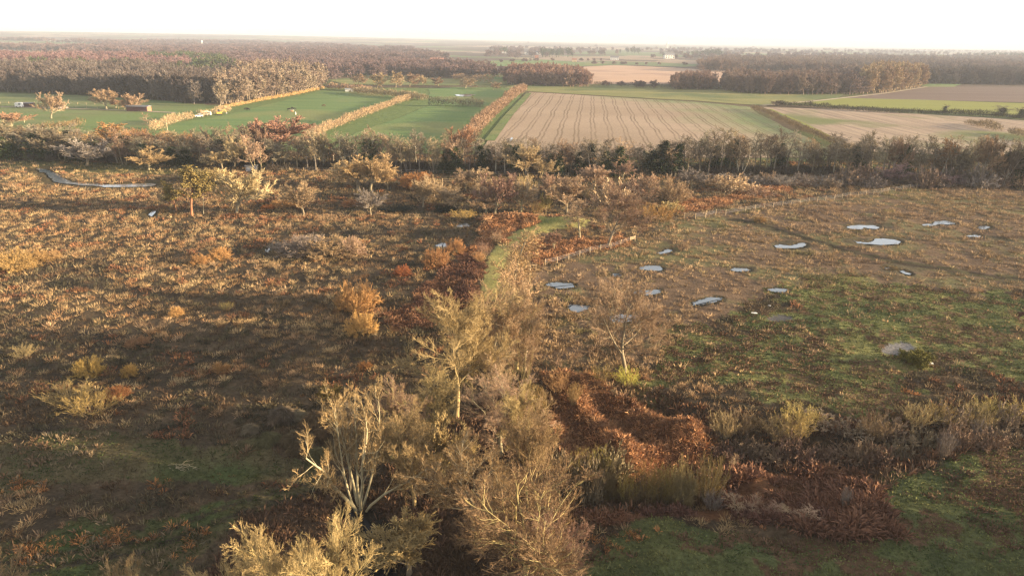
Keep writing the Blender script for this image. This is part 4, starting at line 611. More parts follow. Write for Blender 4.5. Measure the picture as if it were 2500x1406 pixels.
# ------------------------------------------------------------------ far woods: uncountable trees read as masses, each wood one object that repeats real trees of the scene
def first(pr): 
    for e, _ in ALL:
        ch = [c for c in e.children if c.data in PROTO[pr]['m'].values()]
        if ch: return ch
    return []
def seed_tree(pr, x, y, t, hw, lab, twig):
    return put('pine_tree' if 'pine' in pr else 'oak_tree', pr, x, y, t, hw, lab, 'tree', twig)
seed_tree('farpine', 520, 250, 186, 20, 'flat topped green pine at the right end of the dark wood', (.05, .065, .025))
GNS = {}
def scatter_group(prs):
    key = tuple(prs)
    if key in GNS: return GNS[key]
    g = bpy.data.node_groups.new('wood scatter', 'GeometryNodeTree'); g.is_modifier = True
    g.interface.new_socket('Geometry', in_out='INPUT', socket_type='NodeSocketGeometry'); g.interface.new_socket('Geometry', in_out='OUTPUT', socket_type='NodeSocketGeometry')
    N, L = g.nodes, g.links; gi = N.new('NodeGroupInput'); go = N.new('NodeGroupOutput'); jn = N.new('GeometryNodeJoinGeometry')
    for pr in prs:
        j = N.new('GeometryNodeJoinGeometry')
        for c in first(pr):
            oi = N.new('GeometryNodeObjectInfo'); oi.inputs['Object'].default_value = c; oi.transform_space = 'ORIGINAL'; L.new(oi.outputs['Geometry'], j.inputs[0])
        gt = N.new('GeometryNodeGeometryToInstance'); L.new(j.outputs[0], gt.inputs[0]); L.new(gt.outputs[0], jn.inputs[0])
    ip = N.new('GeometryNodeInstanceOnPoints'); L.new(gi.outputs[0], ip.inputs['Points']); L.new(jn.outputs[0], ip.inputs['Instance']); ip.inputs['Pick Instance'].default_value = True
    def attr(n, t):
        a = N.new('GeometryNodeInputNamedAttribute'); a.data_type = t; a.inputs['Name'].default_value = n; return a.outputs['Attribute']
    L.new(attr('pick', 'INT'), ip.inputs['Instance Index']); cx = N.new('ShaderNodeCombineXYZ'); L.new(attr('turn', 'FLOAT'), cx.inputs[2]); L.new(cx.outputs[0], ip.inputs['Rotation']); L.new(attr('size', 'FLOAT_VECTOR'), ip.inputs['Scale'])
    L.new(ip.outputs[0], go.inputs[0]); GNS[key] = g; return g
def mass(name, P, prs, h, wid, color, label, cat, seed=0):
    """P (n,2) positions; h mean height, wid mean half width"""
    rg = np.random.default_rng(seed); n = len(P)
    if n == 0: return
    z = ground_h(P[:, 0], P[:, 1]); m = bpy.data.meshes.new(name); m.vertices.add(n); m.vertices.foreach_set('co', np.c_[P, z].astype(np.float32).ravel())
    pk = rg.integers(0, len(prs), n); hs = h*rg.uniform(.72, 1.18, n)*(.86+.3*noise(P[:, 0], P[:, 1], 40, 91)); ws = wid*rg.uniform(.8, 1.25, n); H = np.array([PROTO[p]['H'] for p in prs])[pk]; Wd = np.array([PROTO[p]['W'] for p in prs])[pk]
    m.attributes.new('pick', 'INT', 'POINT').data.foreach_set('value', pk.astype(np.int32)); m.attributes.new('turn', 'FLOAT', 'POINT').data.foreach_set('value', rg.uniform(0, 6.28, n).astype(np.float32))
    m.attributes.new('size', 'FLOAT_VECTOR', 'POINT').data.foreach_set('vector', np.stack([ws/Wd, ws/Wd, hs/H], -1).astype(np.float32).ravel())
    o = link(name, m, None, color); md = o.modifiers.new('trees', 'NODES'); md.node_group = scatter_group(prs); return tag(o, label, cat, kind='stuff')
def fill(pts, sp, seed, keep=None, grow=0.0):
    """jittered points about sp metres apart (wider farther off) inside a polygon given in photograph pixels"""
    Pw = poly(pts); rg = np.random.default_rng(seed); out = []
    x0, y0 = Pw.min(0); x1, y1 = Pw.max(0); n = int(min(400000, (x1-x0)*(y1-y0)/(sp*sp)))
    p = np.c_[rg.uniform(x0, x1, n), rg.uniform(y0, y1, n)]; p = p[inside(p[:, 0], p[:, 1], Pw)]
    if grow: d = np.hypot(p[:, 0], p[:, 1]); p = p[rg.random(len(p)) < (grow/np.maximum(d, grow))**1.1]
    if keep is not None: p = p[keep(p[:, 0], p[:, 1])]
    return p
WD = ['wood0', 'wood1']
A1 = (.128, .102, .09); A2 = (.235, .175, .128); A3 = (.195, .115, .112); A4 = (.165, .11, .107)
mass('woodland', fill([(-400, 222), (0, 226), (160, 231), (330, 241), (470, 255), (560, 250), (600, 215), (400, 195), (0, 185), (-400, 182)], 5.0, 1), WD, 15, 4.2, A1, 'long dark bare wood behind the paddock oaks', 'woodland', 1)
mass('woodland', fill([(535, 264), (600, 252), (700, 236), (788, 217), (785, 205), (640, 200), (555, 225)], 5.0, 2), WD, 17, 5.0, A2, 'tall glowing tan wood at the corner of the cattle pasture', 'woodland', 2)
mass('woodland', fill([(-600, 184), (0, 186), (400, 192), (640, 200), (540, 180), (470, 166), (300, 164), (-600, 166)], 7.5, 3), WD, 9, 4.6, A1, 'grey bare wood stretching behind the long dark wood', 'woodland', 3)
mass('birch_wood', fill([(-700, 170), (0, 172), (240, 176), (420, 178), (560, 168), (480, 158), (300, 152), (-700, 148)], 8, 4), WD, 14, 3.8, A3, 'reddish purple birch plantation beyond the dark wood', 'woodland', 4)
mass('pine_wood', np.concatenate([fill([(40, 190), (230, 196), (200, 184), (60, 180)], 7, 5), fill([(270, 192), (350, 196), (340, 186), (280, 184)], 7, 6), fill([(420, 206), (540, 218), (580, 208), (500, 194), (420, 196)], 7, 7), fill([(360, 162), (560, 172), (560, 160), (380, 152)], 7, 8), fill([(470, 182), (600, 190), (590, 180), (480, 174)], 7, 9)]), ['farpine'], 15, 4.0, (.055, .068, .03), 'dark green pines standing among the bare woods', 'pine wood', 5)
big = lambda x, y: fbm(x, y, 330, 55) > .44
mass('woodland', fill([(480, 186), (640, 200), (800, 196), (850, 190), (1000, 188), (1200, 192), (1236, 190), (1180, 176), (1060, 166), (900, 158), (700, 152), (480, 150)], 10, 10), WD, 13, 5.2, A4, 'purple brown woods behind the parkland oaks', 'woodland', 6)
mass('woodland', fill([(-900, 166), (0, 160), (480, 158), (900, 158), (1100, 146), (1000, 122), (600, 108), (0, 104), (-900, 104)], 15, 11, lambda x, y: fbm(x, y, 330, 55) > .45, 1800), WD, 13, 7.5, A4, 'far patchwork of hazy woods on the left', 'woodland', 7)
mass('woodland', fill([(-2500, 101), (5000, 128), (5000, 120), (1250, 110), (-2500, 94)], 30, 12, lambda x, y: fbm(x, y, 330, 55) > .46, 3000), WD, 14, 16, A4, 'hazy woods along the horizon', 'woodland', 8)
mass('copse', fill([(1238, 208), (1436, 214), (1432, 204), (1400, 194), (1262, 190), (1240, 196)], 5.2, 13), WD, 14, 4.6, (.24, .15, .12), 'square brown copse beyond the top of the tall hedge', 'copse', 9)
mass('copse', fill([(1640, 220), (1742, 220), (1738, 208), (1660, 206)], 4.8, 14), WD, 12.5, 4.4, (.21, .14, .115), 'small domed copse beside the glowing pink field', 'copse', 10)
mass('woodland', fill([(1765, 222), (1830, 230), (1960, 232), (2110, 232), (2120, 214), (2050, 204), (1770, 208)], 5.4, 15), WD, 14, 4.6, (.2, .14, .115), 'brown wood in shade behind the pale meadow', 'woodland', 11)
mass('woodland', fill([(2105, 230), (2175, 226), (2255, 213), (2252, 202), (2160, 198), (2105, 210)], 5.2, 16), WD, 19, 5.4, (.3, .215, .135), 'tall pale wood at the end of the lane', 'woodland', 12)
mass('woodland', fill([(2262, 206), (2900, 214), (2900, 190), (2400, 186), (2270, 192)], 8, 17), WD, 14, 5.2, A1, 'grey wood behind the dark ploughed field', 'woodland', 13)
mass('woodland', fill([(1700, 176), (1860, 176), (2000, 186), (2260, 192), (2300, 178), (2900, 178), (2900, 146), (2100, 146), (1740, 152)], 11, 18, lambda x, y: fbm(x, y, 330, 55) > .40, 1000), WD, 14, 5.8, (.19, .13, .105), 'layered grey brown woods rolling away on the right', 'woodland', 14)
mass('woodland', fill([(1180, 146), (1500, 138), (1700, 150), (2100, 146), (2900, 146), (2900, 126), (1900, 124), (1200, 120)], 16, 19, lambda x, y: fbm(x, y, 330, 55) > .45, 1900), WD, 14, 7.5, A4, 'hazy tree belts around the far houses', 'woodland', 15)
mass('pine_wood', np.concatenate([fill([(1320, 141), (1400, 142), (1390, 137), (1330, 136)], 24, 20), fill([(1500, 134), (1560, 134), (1560, 130)], 30, 21), fill([(2330, 146), (2500, 148), (2500, 142)], 34, 22), fill([(1210, 134), (1240, 134), (1240, 130)], 26, 23), fill([(1660, 142), (1760, 142), (1760, 138)], 28, 24)]), ['farpine'], 19, 6, (.05, .06, .035), 'dark evergreens round the far houses', 'pine wood', 16)
hl = lambda P, seed, w, n: (lambda rg, t, Q: Q+rg.normal(0, w, Q.shape))(np.random.default_rng(seed), None, (lambda Pw, rg: np.concatenate([Pw[i]+(Pw[i+1]-Pw[i])*rg.random((max(2, int(np.hypot(*(Pw[i+1]-Pw[i]))*n)), 1)) for i in range(len(Pw)-1)]))(poly(P), np.random.default_rng(seed+1)))
mass('scrub', np.concatenate([hl([(-60, 385), (200, 389), (420, 398), (700, 409), (1000, 414), (1250, 420), (1500, 425), (1750, 423), (2000, 424), (2200, 438), (2560, 460)], 30, 2.4, 1.5)]), ['lowbush0', 'lowbush1'], 2.3, 2.1, (.1, .078, .055), 'low dark scrub along the foot of the tree belt', 'undergrowth', 17)
mass('scrub', hl([(-60, 345), (200, 350), (480, 352)], 31, 4, .5), ['round0', 'round1'], 4.5, 3.2, (.34, .2, .09), 'orange lit scrub along the back of the belt at left', 'undergrowth', 18)
mass('hedgerow', np.concatenate([hl([(430, 128), (700, 134), (1060, 142)], 32, 6, .03), hl([(1040, 162), (1300, 150), (1480, 150)], 33, 5, .05), hl([(1440, 209), (1560, 214), (1640, 218)], 34, 3, .1), hl([(1400, 158), (1700, 160), (1840, 168)], 35, 4, .05)]), WD, 6, 4, A4, 'broken lines of hedge trees between far fields', 'hedgerow', 19)

# woodland off to the right of the view, whose long evening shadow covers the near ground
copse_pts = (lambda rg: np.c_[rg.uniform(50, 120, 130), rg.uniform(4, 46, 130)])(np.random.default_rng(77)); copse_pts = copse_pts[(copse_pts[:, 0] > .79*np.hypot(copse_pts[:, 1], CAM_H)+6)]
mass('copse', copse_pts, ['alder0', 'ivied0', 'poles1'], 12, 4.0, A1, 'dense copse beside the near heath, right of the hollow', 'copse', 20)

# ------------------------------------------------------------------ hedges, one object each
def hedge(name, pts, h, w, color, dens, label, seed, size=.42, gaps=0.0, mt=None):
    rg = np.random.default_rng(seed); Pw = poly(pts); seg = np.hypot(*np.diff(Pw, axis=0).T); n = int(seg.sum()*dens); i = rg.choice(len(seg), n, p=seg/seg.sum()); t = rg.random(n)[:, None]; c = Pw[i]*(1-t)+Pw[i+1]*t
    hn = h*(.5+.75*noise(c[:, 0], c[:, 1], 5, seed)+.35*noise(c[:, 0], c[:, 1], 14, seed+3)); k = noise(c[:, 0], c[:, 1], 7, seed+1) > gaps; r = np.sqrt(rg.random(n)); th = rg.uniform(0, math.pi, n); off = rg.uniform(-1, 1, n)*w/2
    zz = hn*np.sqrt(np.clip(1-(2*off/w)**2*.75, 0, 1))*rg.random(n)**.55; nrm = np.stack([-(Pw[i+1]-Pw[i])[:, 1], (Pw[i+1]-Pw[i])[:, 0]], -1)/seg[i][:, None]; p = np.c_[c+nrm*off[:, None], zz][k]
    p[:, 2] += ground_h(p[:, 0], p[:, 1]); D = unit(rg.normal(0, .55, p.shape)+np.array([0, 0, .8])); pl, rd = polyl(rg, p, D, size*3*rg.uniform(.5, 1.2, len(p)), np.full(len(p), size*.16), 2, .25, 0, .3)
    V, F = tube(rg, pl, rd, 2); o = bpy.data.objects.new(name, new_mesh(name, V-np.array([*Pw[0], 0]), F, mt or TWIG)); COL.objects.link(o); o.location = (*Pw[0], 0); o.color = (*color, 1); return tag(o, label, 'hedge')
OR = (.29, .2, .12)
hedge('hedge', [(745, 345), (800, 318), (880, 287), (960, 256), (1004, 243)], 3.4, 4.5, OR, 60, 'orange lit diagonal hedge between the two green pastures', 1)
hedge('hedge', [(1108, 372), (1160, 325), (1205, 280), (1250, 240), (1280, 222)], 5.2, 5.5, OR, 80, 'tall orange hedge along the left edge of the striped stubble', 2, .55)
hedge('hedge', [(372, 322), (430, 298), (500, 284), (560, 272)], 3.2, 4, OR, 45, 'gappy orange hedge left of the cattle pasture', 3, .45, .3)
hedge('hedge', [(545, 266), (620, 251), (720, 233), (790, 217)], 1.6, 2.5, (.36, .22, .1), 30, 'low bright hedge at the foot of the glowing tan wood', 4)
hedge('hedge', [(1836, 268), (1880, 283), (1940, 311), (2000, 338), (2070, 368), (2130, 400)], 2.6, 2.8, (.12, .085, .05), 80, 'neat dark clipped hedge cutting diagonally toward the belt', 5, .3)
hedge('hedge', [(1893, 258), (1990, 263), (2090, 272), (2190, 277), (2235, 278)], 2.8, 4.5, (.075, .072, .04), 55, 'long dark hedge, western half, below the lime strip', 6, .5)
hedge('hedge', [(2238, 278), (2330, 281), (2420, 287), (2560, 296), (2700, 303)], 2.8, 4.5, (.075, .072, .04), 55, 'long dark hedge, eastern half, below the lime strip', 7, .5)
hedge('hedge', [(2362, 304), (2400, 312), (2450, 325), (2520, 342), (2640, 372)], 3.4, 4, (.17, .12, .07), 45, 'ragged brown hedge inside the streaky stubble field', 8, .5, .25)
hedge('hedge', [(862, 228), (930, 236), (985, 241), (1040, 246)], 4.2, 7, (.16, .12, .075), 60, 'dark gorse hedge at the top of the cattle pasture', 9, .6)
hedge('hedge', [(1048, 259), (1100, 261), (1150, 262), (1180, 263)], 4.6, 4, (.1, .085, .06), 60, 'dark hedge piece below the flooded patch', 10, .5)
hedge('hedge', [(800, 219), (850, 221), (905, 225)], 4.0, 6, (.24, .15, .1), 50, 'brown scrubby hedge beside the glowing tan wood', 11, .6, .2)
hedge('hedge', [(1445, 207), (1500, 210), (1560, 214), (1640, 217)], 3, 5, (.14, .11, .08), 25, 'low dark hedge between square copse and domed copse', 12, .6, .35)
hedge('hedge', [(90, 318), (150, 314), (200, 306)], 2.6, 5, (.17, .115, .06), 40, 'low brown hedge in the rough paddock', 13, .5, .2)
hedge('hedge', [(1110, 196), (1160, 200), (1215, 204)], 5, 8, (.27, .17, .11), 30, 'pinkish hedge left of the square copse', 14, .8, .1)

# ------------------------------------------------------------------ fences: posts are parts of one fence, rails one part
def fence(name, pts, h, label, color=(.5, .4, .26), rails=2, rw=.035, pr=.07, wire=False):
    B = [at1(x, y) for x, y in pts]; e = empty(name, B[0]); tag(e, label, 'fence'); o0 = B[0]
    for b in B: MB().cyl(b-o0-Vector((0, 0, .3)), b-o0+Vector((0, 0, h)), pr, pr*.9, 6).build('post', WOODM, e)
    if rails:
        m = MB()
        for z in np.linspace(.45, .88, rails)*h:
            for a, b in zip(B[:-1], B[1:]): m.cyl(a-o0+Vector((0, 0, z)), b-o0+Vector((0, 0, z)), rw, rw, 4)
        m.build('wires' if wire else 'rails', METAL if wire else WOODM, e)
    return e
Z8 = [(68, 485), (150, 470), (230, 458), (307, 450), (387, 440), (462, 428), (538, 418), (613, 405), (685, 400), (757, 390), (832, 382), (898, 370), (967, 355), (1035, 355), (1103, 340), (1167, 335), (1230, 330), (1295, 315), (1355, 310), (1420, 300), (1480, 290), (1537, 280), (1600, 278), (1655, 275), (1750, 258), (1795, 245)]
fence('post_fence', [(1670, 535), (1697, 536), (1722, 532), (1747, 526), (1771, 526)]+[(1800+x/3.514, 380+y/3.514) for x, y in Z8], 1.5, 'long line of pale posts with wire across the pool heath', rails=3, rw=.012, pr=.085, wire=True)
fence('post_fence', [(1331, 648), (1360, 642), (1388, 634), (1415, 626), (1440, 618), (1466, 612), (1491, 608), (1515, 600), (1538, 592)], 1.3, 'short post fence from the rail corner along the bracken to the gate', rails=3, rw=.012, pr=.08, wire=True)
fence('rail_fence', [(1308, 662), (1310, 664)][:1]+[(1294, 662), (1293, 690), (1292, 720), (1291, 750), (1290, 785), (1288, 825), (1286, 865), (1283, 908)], 1.35, 'pale wooden rail fence running toward the camera beside the walk', rails=2, rw=.06, pr=.09)
fence('field_gate', [(1538, 592), (1550, 588)], 1.25, 'pale wooden field gate by the leaning oak', rails=4, rw=.05, pr=.09)
fence('post_fence', [(x, np.interp(x, FB[:, 0], FB[:, 1])+5) for x in range(640, 1420, 34)], 1.3, 'wire fence with thin posts along the foot of the belt', rails=2, rw=.015, pr=.07, wire=True)
fence('post_fence', [(x, 446+(x-1080)*.01) for x in range(1080, 1320, 40)], 1.2, 'pale posts among the mid trees below the belt', rails=2, rw=.03, pr=.08)
fence('paddock_fence', [(x, 254+x*.012) for x in range(-20, 330, 21)], 1.3, 'upper paddock fence, thin pale posts across the rough paddock', rails=2, rw=.03, pr=.1)
fence('paddock_fence', [(x, 261+x*.02) for x in range(30, 330, 26)], 1.3, 'lower paddock fence beside the farm track', rails=2, rw=.03, pr=.1)

# ------------------------------------------------------------------ buildings
def house(name, px, py, L, Wd, h, rh, rz, walls, roof, label, wins=((-.28, .55), (0, .55), (.28, .55)), chim=True, cat='house', door=True):
    b = at1(px, py); e = empty(name, b, rz); tag(e, label, cat); MB().box((0, 0, h/2), (L, Wd, h)).build('wall', walls, e); r = MB().gable((0, 0, h+.01), L, Wd, rh, .35).build('roof', roof, e)
    if chim: MB().box((L*.3, 0, h+rh*.9), (.9, .9, 1.8)).build('chimney', RED, r)
    for u, v in wins: MB().box((u*L, -Wd/2-.03, v*h), (L*.1, .08, h*.26)).build('window', GLASSM, e)
    if door: MB().box((L*.13, -Wd/2-.04, h*.19), (1.0, .1, h*.37)).build('door', DARKW, e)
    return e
two = ((-.35, .72), (-.1, .72), (.15, .72), (.38, .72), (-.35, .27), (-.1, .27), (.38, .27))
house('farmhouse', 1070, 157, 26, 9, 6, 4, .1, WHITE, TILE, 'long white farmhouse with red tiled roof below the purple woods', two); house('cottage', 1054, 158, 10, 8, 4, 3.5, .4, RED, TILE, 'low brick outbuilding left of the long white farmhouse')
house('white_house', 1633, 144, 26, 12, 9, 6, .15, WHITE, SLATE, 'tall white gabled house among the far trees', two); house('white_house', 1300, 134, 46, 12, 6, 4, 0, WHITE, SLATE, 'long white house on the far rise left of dark evergreens', two); house('cottage', 1228, 131, 16, 9, 5, 4, 0, WHITE, TILE, 'small pale house furthest left on the far rise')
house('field_hut', 1402, 152, 9, 7, 4, 3, 0, WOODM, TILE, 'little tan hut standing in the far fields', (), False); house('cottage', 1310, 143, 8, 7, 4, 3, 0, RED, TILE, 'red hut in the far field below the long white house', (), False); house('white_house', 1964, 145, 22, 12, 8, 5, .2, WHITE, SLATE, 'white gable peeping from the layered woods on the right', two); house('white_house', 168, 158, 15, 9, 8, 4, .2, WHITE, SLATE, 'white cottage above the reddish purple plantation', two); house('white_house', 748, 134, 14, 9, 6, 4, 0, WHITE, SLATE, 'tiny white house in hazy woods at centre left', two)
house('white_house', 1500, 147, 18, 9, 5, 4, 0, WHITE, SLATE, 'low white house half hidden left of the tall gabled house', two)
for x, y, L in ((375, 122, 60), (430, 123, 80), (470, 123, 50)):
    house('greenhouse', x, y, L, 14, 5, 3, .02, WHITE, METAL, {375: 'long pale glasshouse far away, left of three', 430: 'longest pale glasshouse far away, middle of three', 470: 'pale glasshouse far away, right of three'}[x], (), False, 'greenhouse')
b = at1(494, 113); e = empty('water_tower', b); tag(e, 'white tower standing above the hazy woods at left', 'tower'); MB().cyl((0, 0, -1), (0, 0, 14), 1.5, 1.3, 12).build('shaft', WHITE, e); MB().cyl((0, 0, 14), (0, 0, 18), 2.6, 2.6, 16).cyl((0, 0, 18), (0, 0, 19.5), 2.7, .3, 16).build('tank', WHITE, e)
b = at1(1628, 124); e = empty('church_tower', b); tag(e, 'pale church tower against the horizon haze', 'tower'); MB().box((0, 0, 14), (9, 9, 30)).build('shaft', WHITE, e); MB().cyl((0, 0, 29), (0, 0, 42), 5.5, .3, 8).build('spire', WHITE, e)
e = house('field_shed', 340, 272, 11.5, 4.5, 2.6, .7, -.03, DARKW, SLATE, 'dark brown field shed beside the farm track', (), False, 'shed'); MB().box((5.79, 0, 1.3), (.1, 4.3, 2.4)).build('end_wall', RED, e)
house('field_shed', 69, 262, 6, 3.5, 2.2, .5, 0, DARKW, SLATE, 'small dark shed next to the white trailer', (), False, 'shed')
house('field_shelter', 615, 417, 3.2, 2.2, 1.5, .3, .2, METAL, SLATE, 'small grey hut under the belt by the many-stemmed pale tree', (), False, 'shed')
house('field_shelter', 853, 224, 6, 3, 2, .4, 0, WHITE, METAL, 'pale low shelter in the corner of the cattle pasture', (), False, 'shed')

# ------------------------------------------------------------------ vehicles, poles, bits and pieces
def vehicle(name, px, py, rz, paint, label, cat, L=4.4, Wd=1.8, h1=.75, cab=(.1, .58, .65), tow=False):
    b = at1(px, py); b.z += .12 if b.y > 240 else 0; e = empty(name, b, rz); tag(e, label, cat); MB().box((0, 0, .35+h1/2), (L, Wd, h1), tap=.96).build('body', paint, e)
    k = MB().box((cab[0]*L, 0, .35+h1+cab[2]/2), (L*cab[1], Wd*.92, cab[2]), tap=.8).build('cabin', paint if h1 > 1 else GLASSM, e)
    if h1 <= 1: MB().box((cab[0]*L, 0, .35+h1+cab[2]+.03), (L*cab[1]*.78, Wd*.74, .06)).build('roof', paint, e)
    else: MB().box((L*.25, -Wd/2-.02, .35+h1*.72), (L*.3, .05, h1*.3)).build('window', GLASSM, e)
    for sx in (-.31, .31):
        for sy in (-1, 1): MB().cyl((sx*L, sy*(Wd/2-.2), .36), (sx*L, sy*(Wd/2+.02), .36), .36, .36, 14).build('wheel', RUBBER, e)
    return e
vehicle('parked_car', 154, 267, .1, METAL, 'silver car parked on the farm track below the domed oak', 'car'); vehicle('horse_trailer', 48, 263, 0, WHITE, 'white box trailer by the small dark shed', 'trailer', 3.6, 2.2, 2.0, (0, .9, .3))
vehicle('parked_van', 503, 283, .3, WHITE, 'white van at the hedge gap by the cattle pasture', 'van', 5.4, 2.1, 1.5, (-.1, .75, .5)); vehicle('parked_car', 486, 287, .5, WHITE, 'small white car left of the white van', 'car', 4, 1.8)
vehicle('parked_van', 104, 352, .1, WHITE, 'white van glimpsed through the belt, left one', 'van', 5.5, 2.2, 1.8, (-.1, .75, .5)); vehicle('parked_van', 118, 356, .1, WHITE, 'white van glimpsed through the belt, right one', 'van', 5.5, 2.2, 1.8, (-.1, .75, .5))
b = at1(536, 281); e = empty('digger', b, .4); tag(e, 'yellow digger on the muddy patch by the hedge gap', 'digger'); MB().box((0, 0, 1.1), (2.6, 1.8, 1.0)).build('body', YELLOW, e); MB().box((-.2, .2, 2.2), (1.3, 1.3, 1.3), tap=.85).build('cab', GLASSM, e); MB().cyl((1.2, 0, 1.3), (2.6, 0, 3.0), .16, .13).cyl((2.6, 0, 3.0), (3.6, 0, 1.2), .13, .1).build('arm', YELLOW, e); MB().box((3.6, 0, .9), (.6, .8, .6), tap=1.3).build('bucket', METAL, e)
for sy in (-.8, .8): MB().box((0, sy, .35), (2.8, .45, .68), tap=.85).build('track', RUBBER, e)
for x, y, t, lab in ((411, 332, 298, 'wooden telegraph pole on the pasture edge above the belt'), (60, 300, 288, 'wooden pole with cross arm at the far left above the belt')):
    b = at1(x, y); h = px_h(b, t); e = empty('telegraph_pole', b); tag(e, lab, 'pole'); MB().cyl((0, 0, -.5), (0, 0, h), .17, .12, 8).build('shaft', WOODM, e); MB().box((0, 0, h-.4), (1.8, .12, .14)).build('cross_arm', WOODM, e)
b = at1(722, 281); e = empty('water_trough', b); tag(e, 'little white post in the cattle pasture', 'post'); MB().cyl((0, 0, -.2), (0, 0, 1.6), .28, .24, 8).build('post', WHITE, e)
for x, y, s, lab in ((1878, 748, .22, 'small white litter scrap on the turf beyond the dry hollow'), (1841, 766, .45, 'crumpled white litter on the low green mound'), (2266, 888, .6, 'flat white slab right of the gorse bush')):
    b = at1(x, y); V = [Vector((s*(i*.5-1), s*(j*.35-.5), .12+.1*random.Random(i*7+j).random())) for j in range(4) for i in range(5)]; mb = MB().add(V, [(j*5+i, j*5+i+1, j*5+i+6, j*5+i+5) for j in range(3) for i in range(4)]); o = mb.build('litter' if s < .5 else 'slab', WHITE); o.location = b; tag(o, lab, 'litter' if s < .5 else 'slab')
# feeder and animals
def animal(name, px, py, rz, mt, label, cat, L=1.9, hgt=1.4, graze=True):
    """skinned quadruped: deep chest, hocked hind legs, neck and head, tail"""
    b = at1(px, py); b.z += .12 if b.y > 250 else .0
    k = hgt/1.4; V, E, Rr = [], [], []
    def v(x, y, z, r, p=None):
        V.append((x*k, y*k, z*k)); Rr.append(r*k)
        if p is not None: E.append((p, len(V)-1))
        return len(V)-1
    hip = v(-.72, 0, 1.12, .3); mid = v(-.1, 0, 1.06, .33, hip); ch = v(.55, 0, 1.12, .33, mid); nb = v(.85, 0, 1.28, .19, ch)
    if graze: n1 = v(1.12, 0, .95, .13, nb); hd = v(1.25, 0, .6, .12, n1); mz = v(1.36, 0, .3, .07, hd)
    else: n1 = v(1.1, 0, 1.62, .14, nb); hd = v(1.28, 0, 1.78, .13, n1); mz = v(1.58, 0, 1.62, .075, hd)
    for s in (-1, 1): er = v(V[hd][0]/k-.06, .1*s, V[hd][2]/k+.12, .03, hd)
    for s in (-1, 1):
        a = v(.52, .2*s, .82, .14, ch); a = v(.55, .2*s, .45, .075, a); a = v(.53, .2*s, .12, .05, a); v(.57, .2*s, .02, .065, a)
        a = v(-.68, .2*s, .8, .18, hip); a = v(-.6, .2*s, .62, .12, a); a = v(-.82, .2*s, .42, .07, a); a = v(-.78, .2*s, .12, .05, a); v(-.74, .2*s, .02, .065, a)
    t = v(-1.02, 0, 1.12, .06, hip); t = v(-1.12, 0, .8, .07, t); v(-1.1, 0, .5, .04, t)
    m = bpy.data.meshes.new(name); m.from_pydata(V, E, []); m.materials.append(mt); o = link(name, m); md = o.modifiers.new('skin', 'SKIN'); sv = m.skin_vertices[0].data
    for i, r in enumerate(Rr): sv[i].radius = (r, r)
    sv[0].use_root = True; ss = o.modifiers.new('smooth', 'SUBSURF'); ss.levels = ss.render_levels = 1; o.location = b; o.rotation_euler = (0, 0, rz); return tag(o, label, cat)
animal('brown_pony', 2500, 781, -.35, HIDE, 'dark brown pony grazing, half out of view at the right edge', 'pony', hgt=1.45)
for i, (x, y, r, lab) in enumerate(((706, 271, .1, 'dark cow left of the hay feeder'), (713, 269, 2.2, 'dark cow behind the hay feeder'), (719, 270, 3.3, 'dark cow right of the hay feeder, head raised'), (601, 270, .3, 'dark cow near the gateway, left of a pair'), (606, 271, 2.9, 'dark cow near the gateway, right of a pair'), (889, 267, 1.2, 'lone dark cow near the diagonal hedge'), (790, 262, .2, 'brown cow by the bare earth patch'))): animal('grazing_cow', x, y, r, DHIDE if i < 6 else HIDE, lab, 'cow', graze=i != 2)
b = at1(713, 273); e = empty('hay_feeder', b); tag(e, 'round hay feeder with orange hay among the dark cows', 'feeder'); MB().cyl((0, 0, 0), (0, 0, .75), .9, .95, 14).build('hay', FEED, e); m = MB()
for i in range(14): m.cyl((1.1*math.cos(i*.449), 1.1*math.sin(i*.449), -.1), (1.1*math.cos(i*.449), 1.1*math.sin(i*.449), 1.1), .035, .035, 5)
m.build('ring_frame', METAL, e)
# ------------------------------------------------------------------ bramble mounds in the shade, left of the near clump
def mound(px, py, hw, col, label, seed):
    rg = np.random.default_rng(seed); b = at1(px, py); r = px_w(b, hw); n = 5200; th = rg.uniform(0, 6.283, n); cz = rg.random(n)**.8; s = np.sqrt(1-cz*cz); rr2 = r*(1+.16*np.sin(3*th+seed)+.1*np.sin(5*th+2*seed))*rg.uniform(.86, 1.06, n)
    p = np.stack([rr2*s*np.cos(th), rr2*s*np.sin(th), r*.78*cz*rg.uniform(.85, 1.05, n)], -1); D = unit(np.stack([np.cos(th)*(.5+cz), np.sin(th)*(.5+cz), .25-s*1.0], -1)+rg.normal(0, .35, (n, 3))); pl, rd = polyl(rg, p, D, r*.45*rg.uniform(.5, 1.2, n), np.full(n, r*.014), 2, .2, -.25, .4)
    V, F = tube(rg, pl, rd, 2); dv, df = tube(rg, np.stack([np.zeros((1, 3))+[0, 0, z*r*.7] for z in np.linspace(0, 1, 6)], 1), np.sqrt(1-np.linspace(0, .98, 6)**2)[None]*r*.66, 14); V, F = join([(V, F), (dv, df)])
    o = link('bramble_mound', new_mesh('bramble_mound', V, F, TWIG), None, col); o.location = b; o.rotation_euler = (0, 0, rg.uniform(0, 6)); return tag(o, label, 'bramble', 'bramble mounds')
MC = [(.13, .09, .05), (.1, .072, .042), (.09, .078, .04), (.15, .12, .08)]
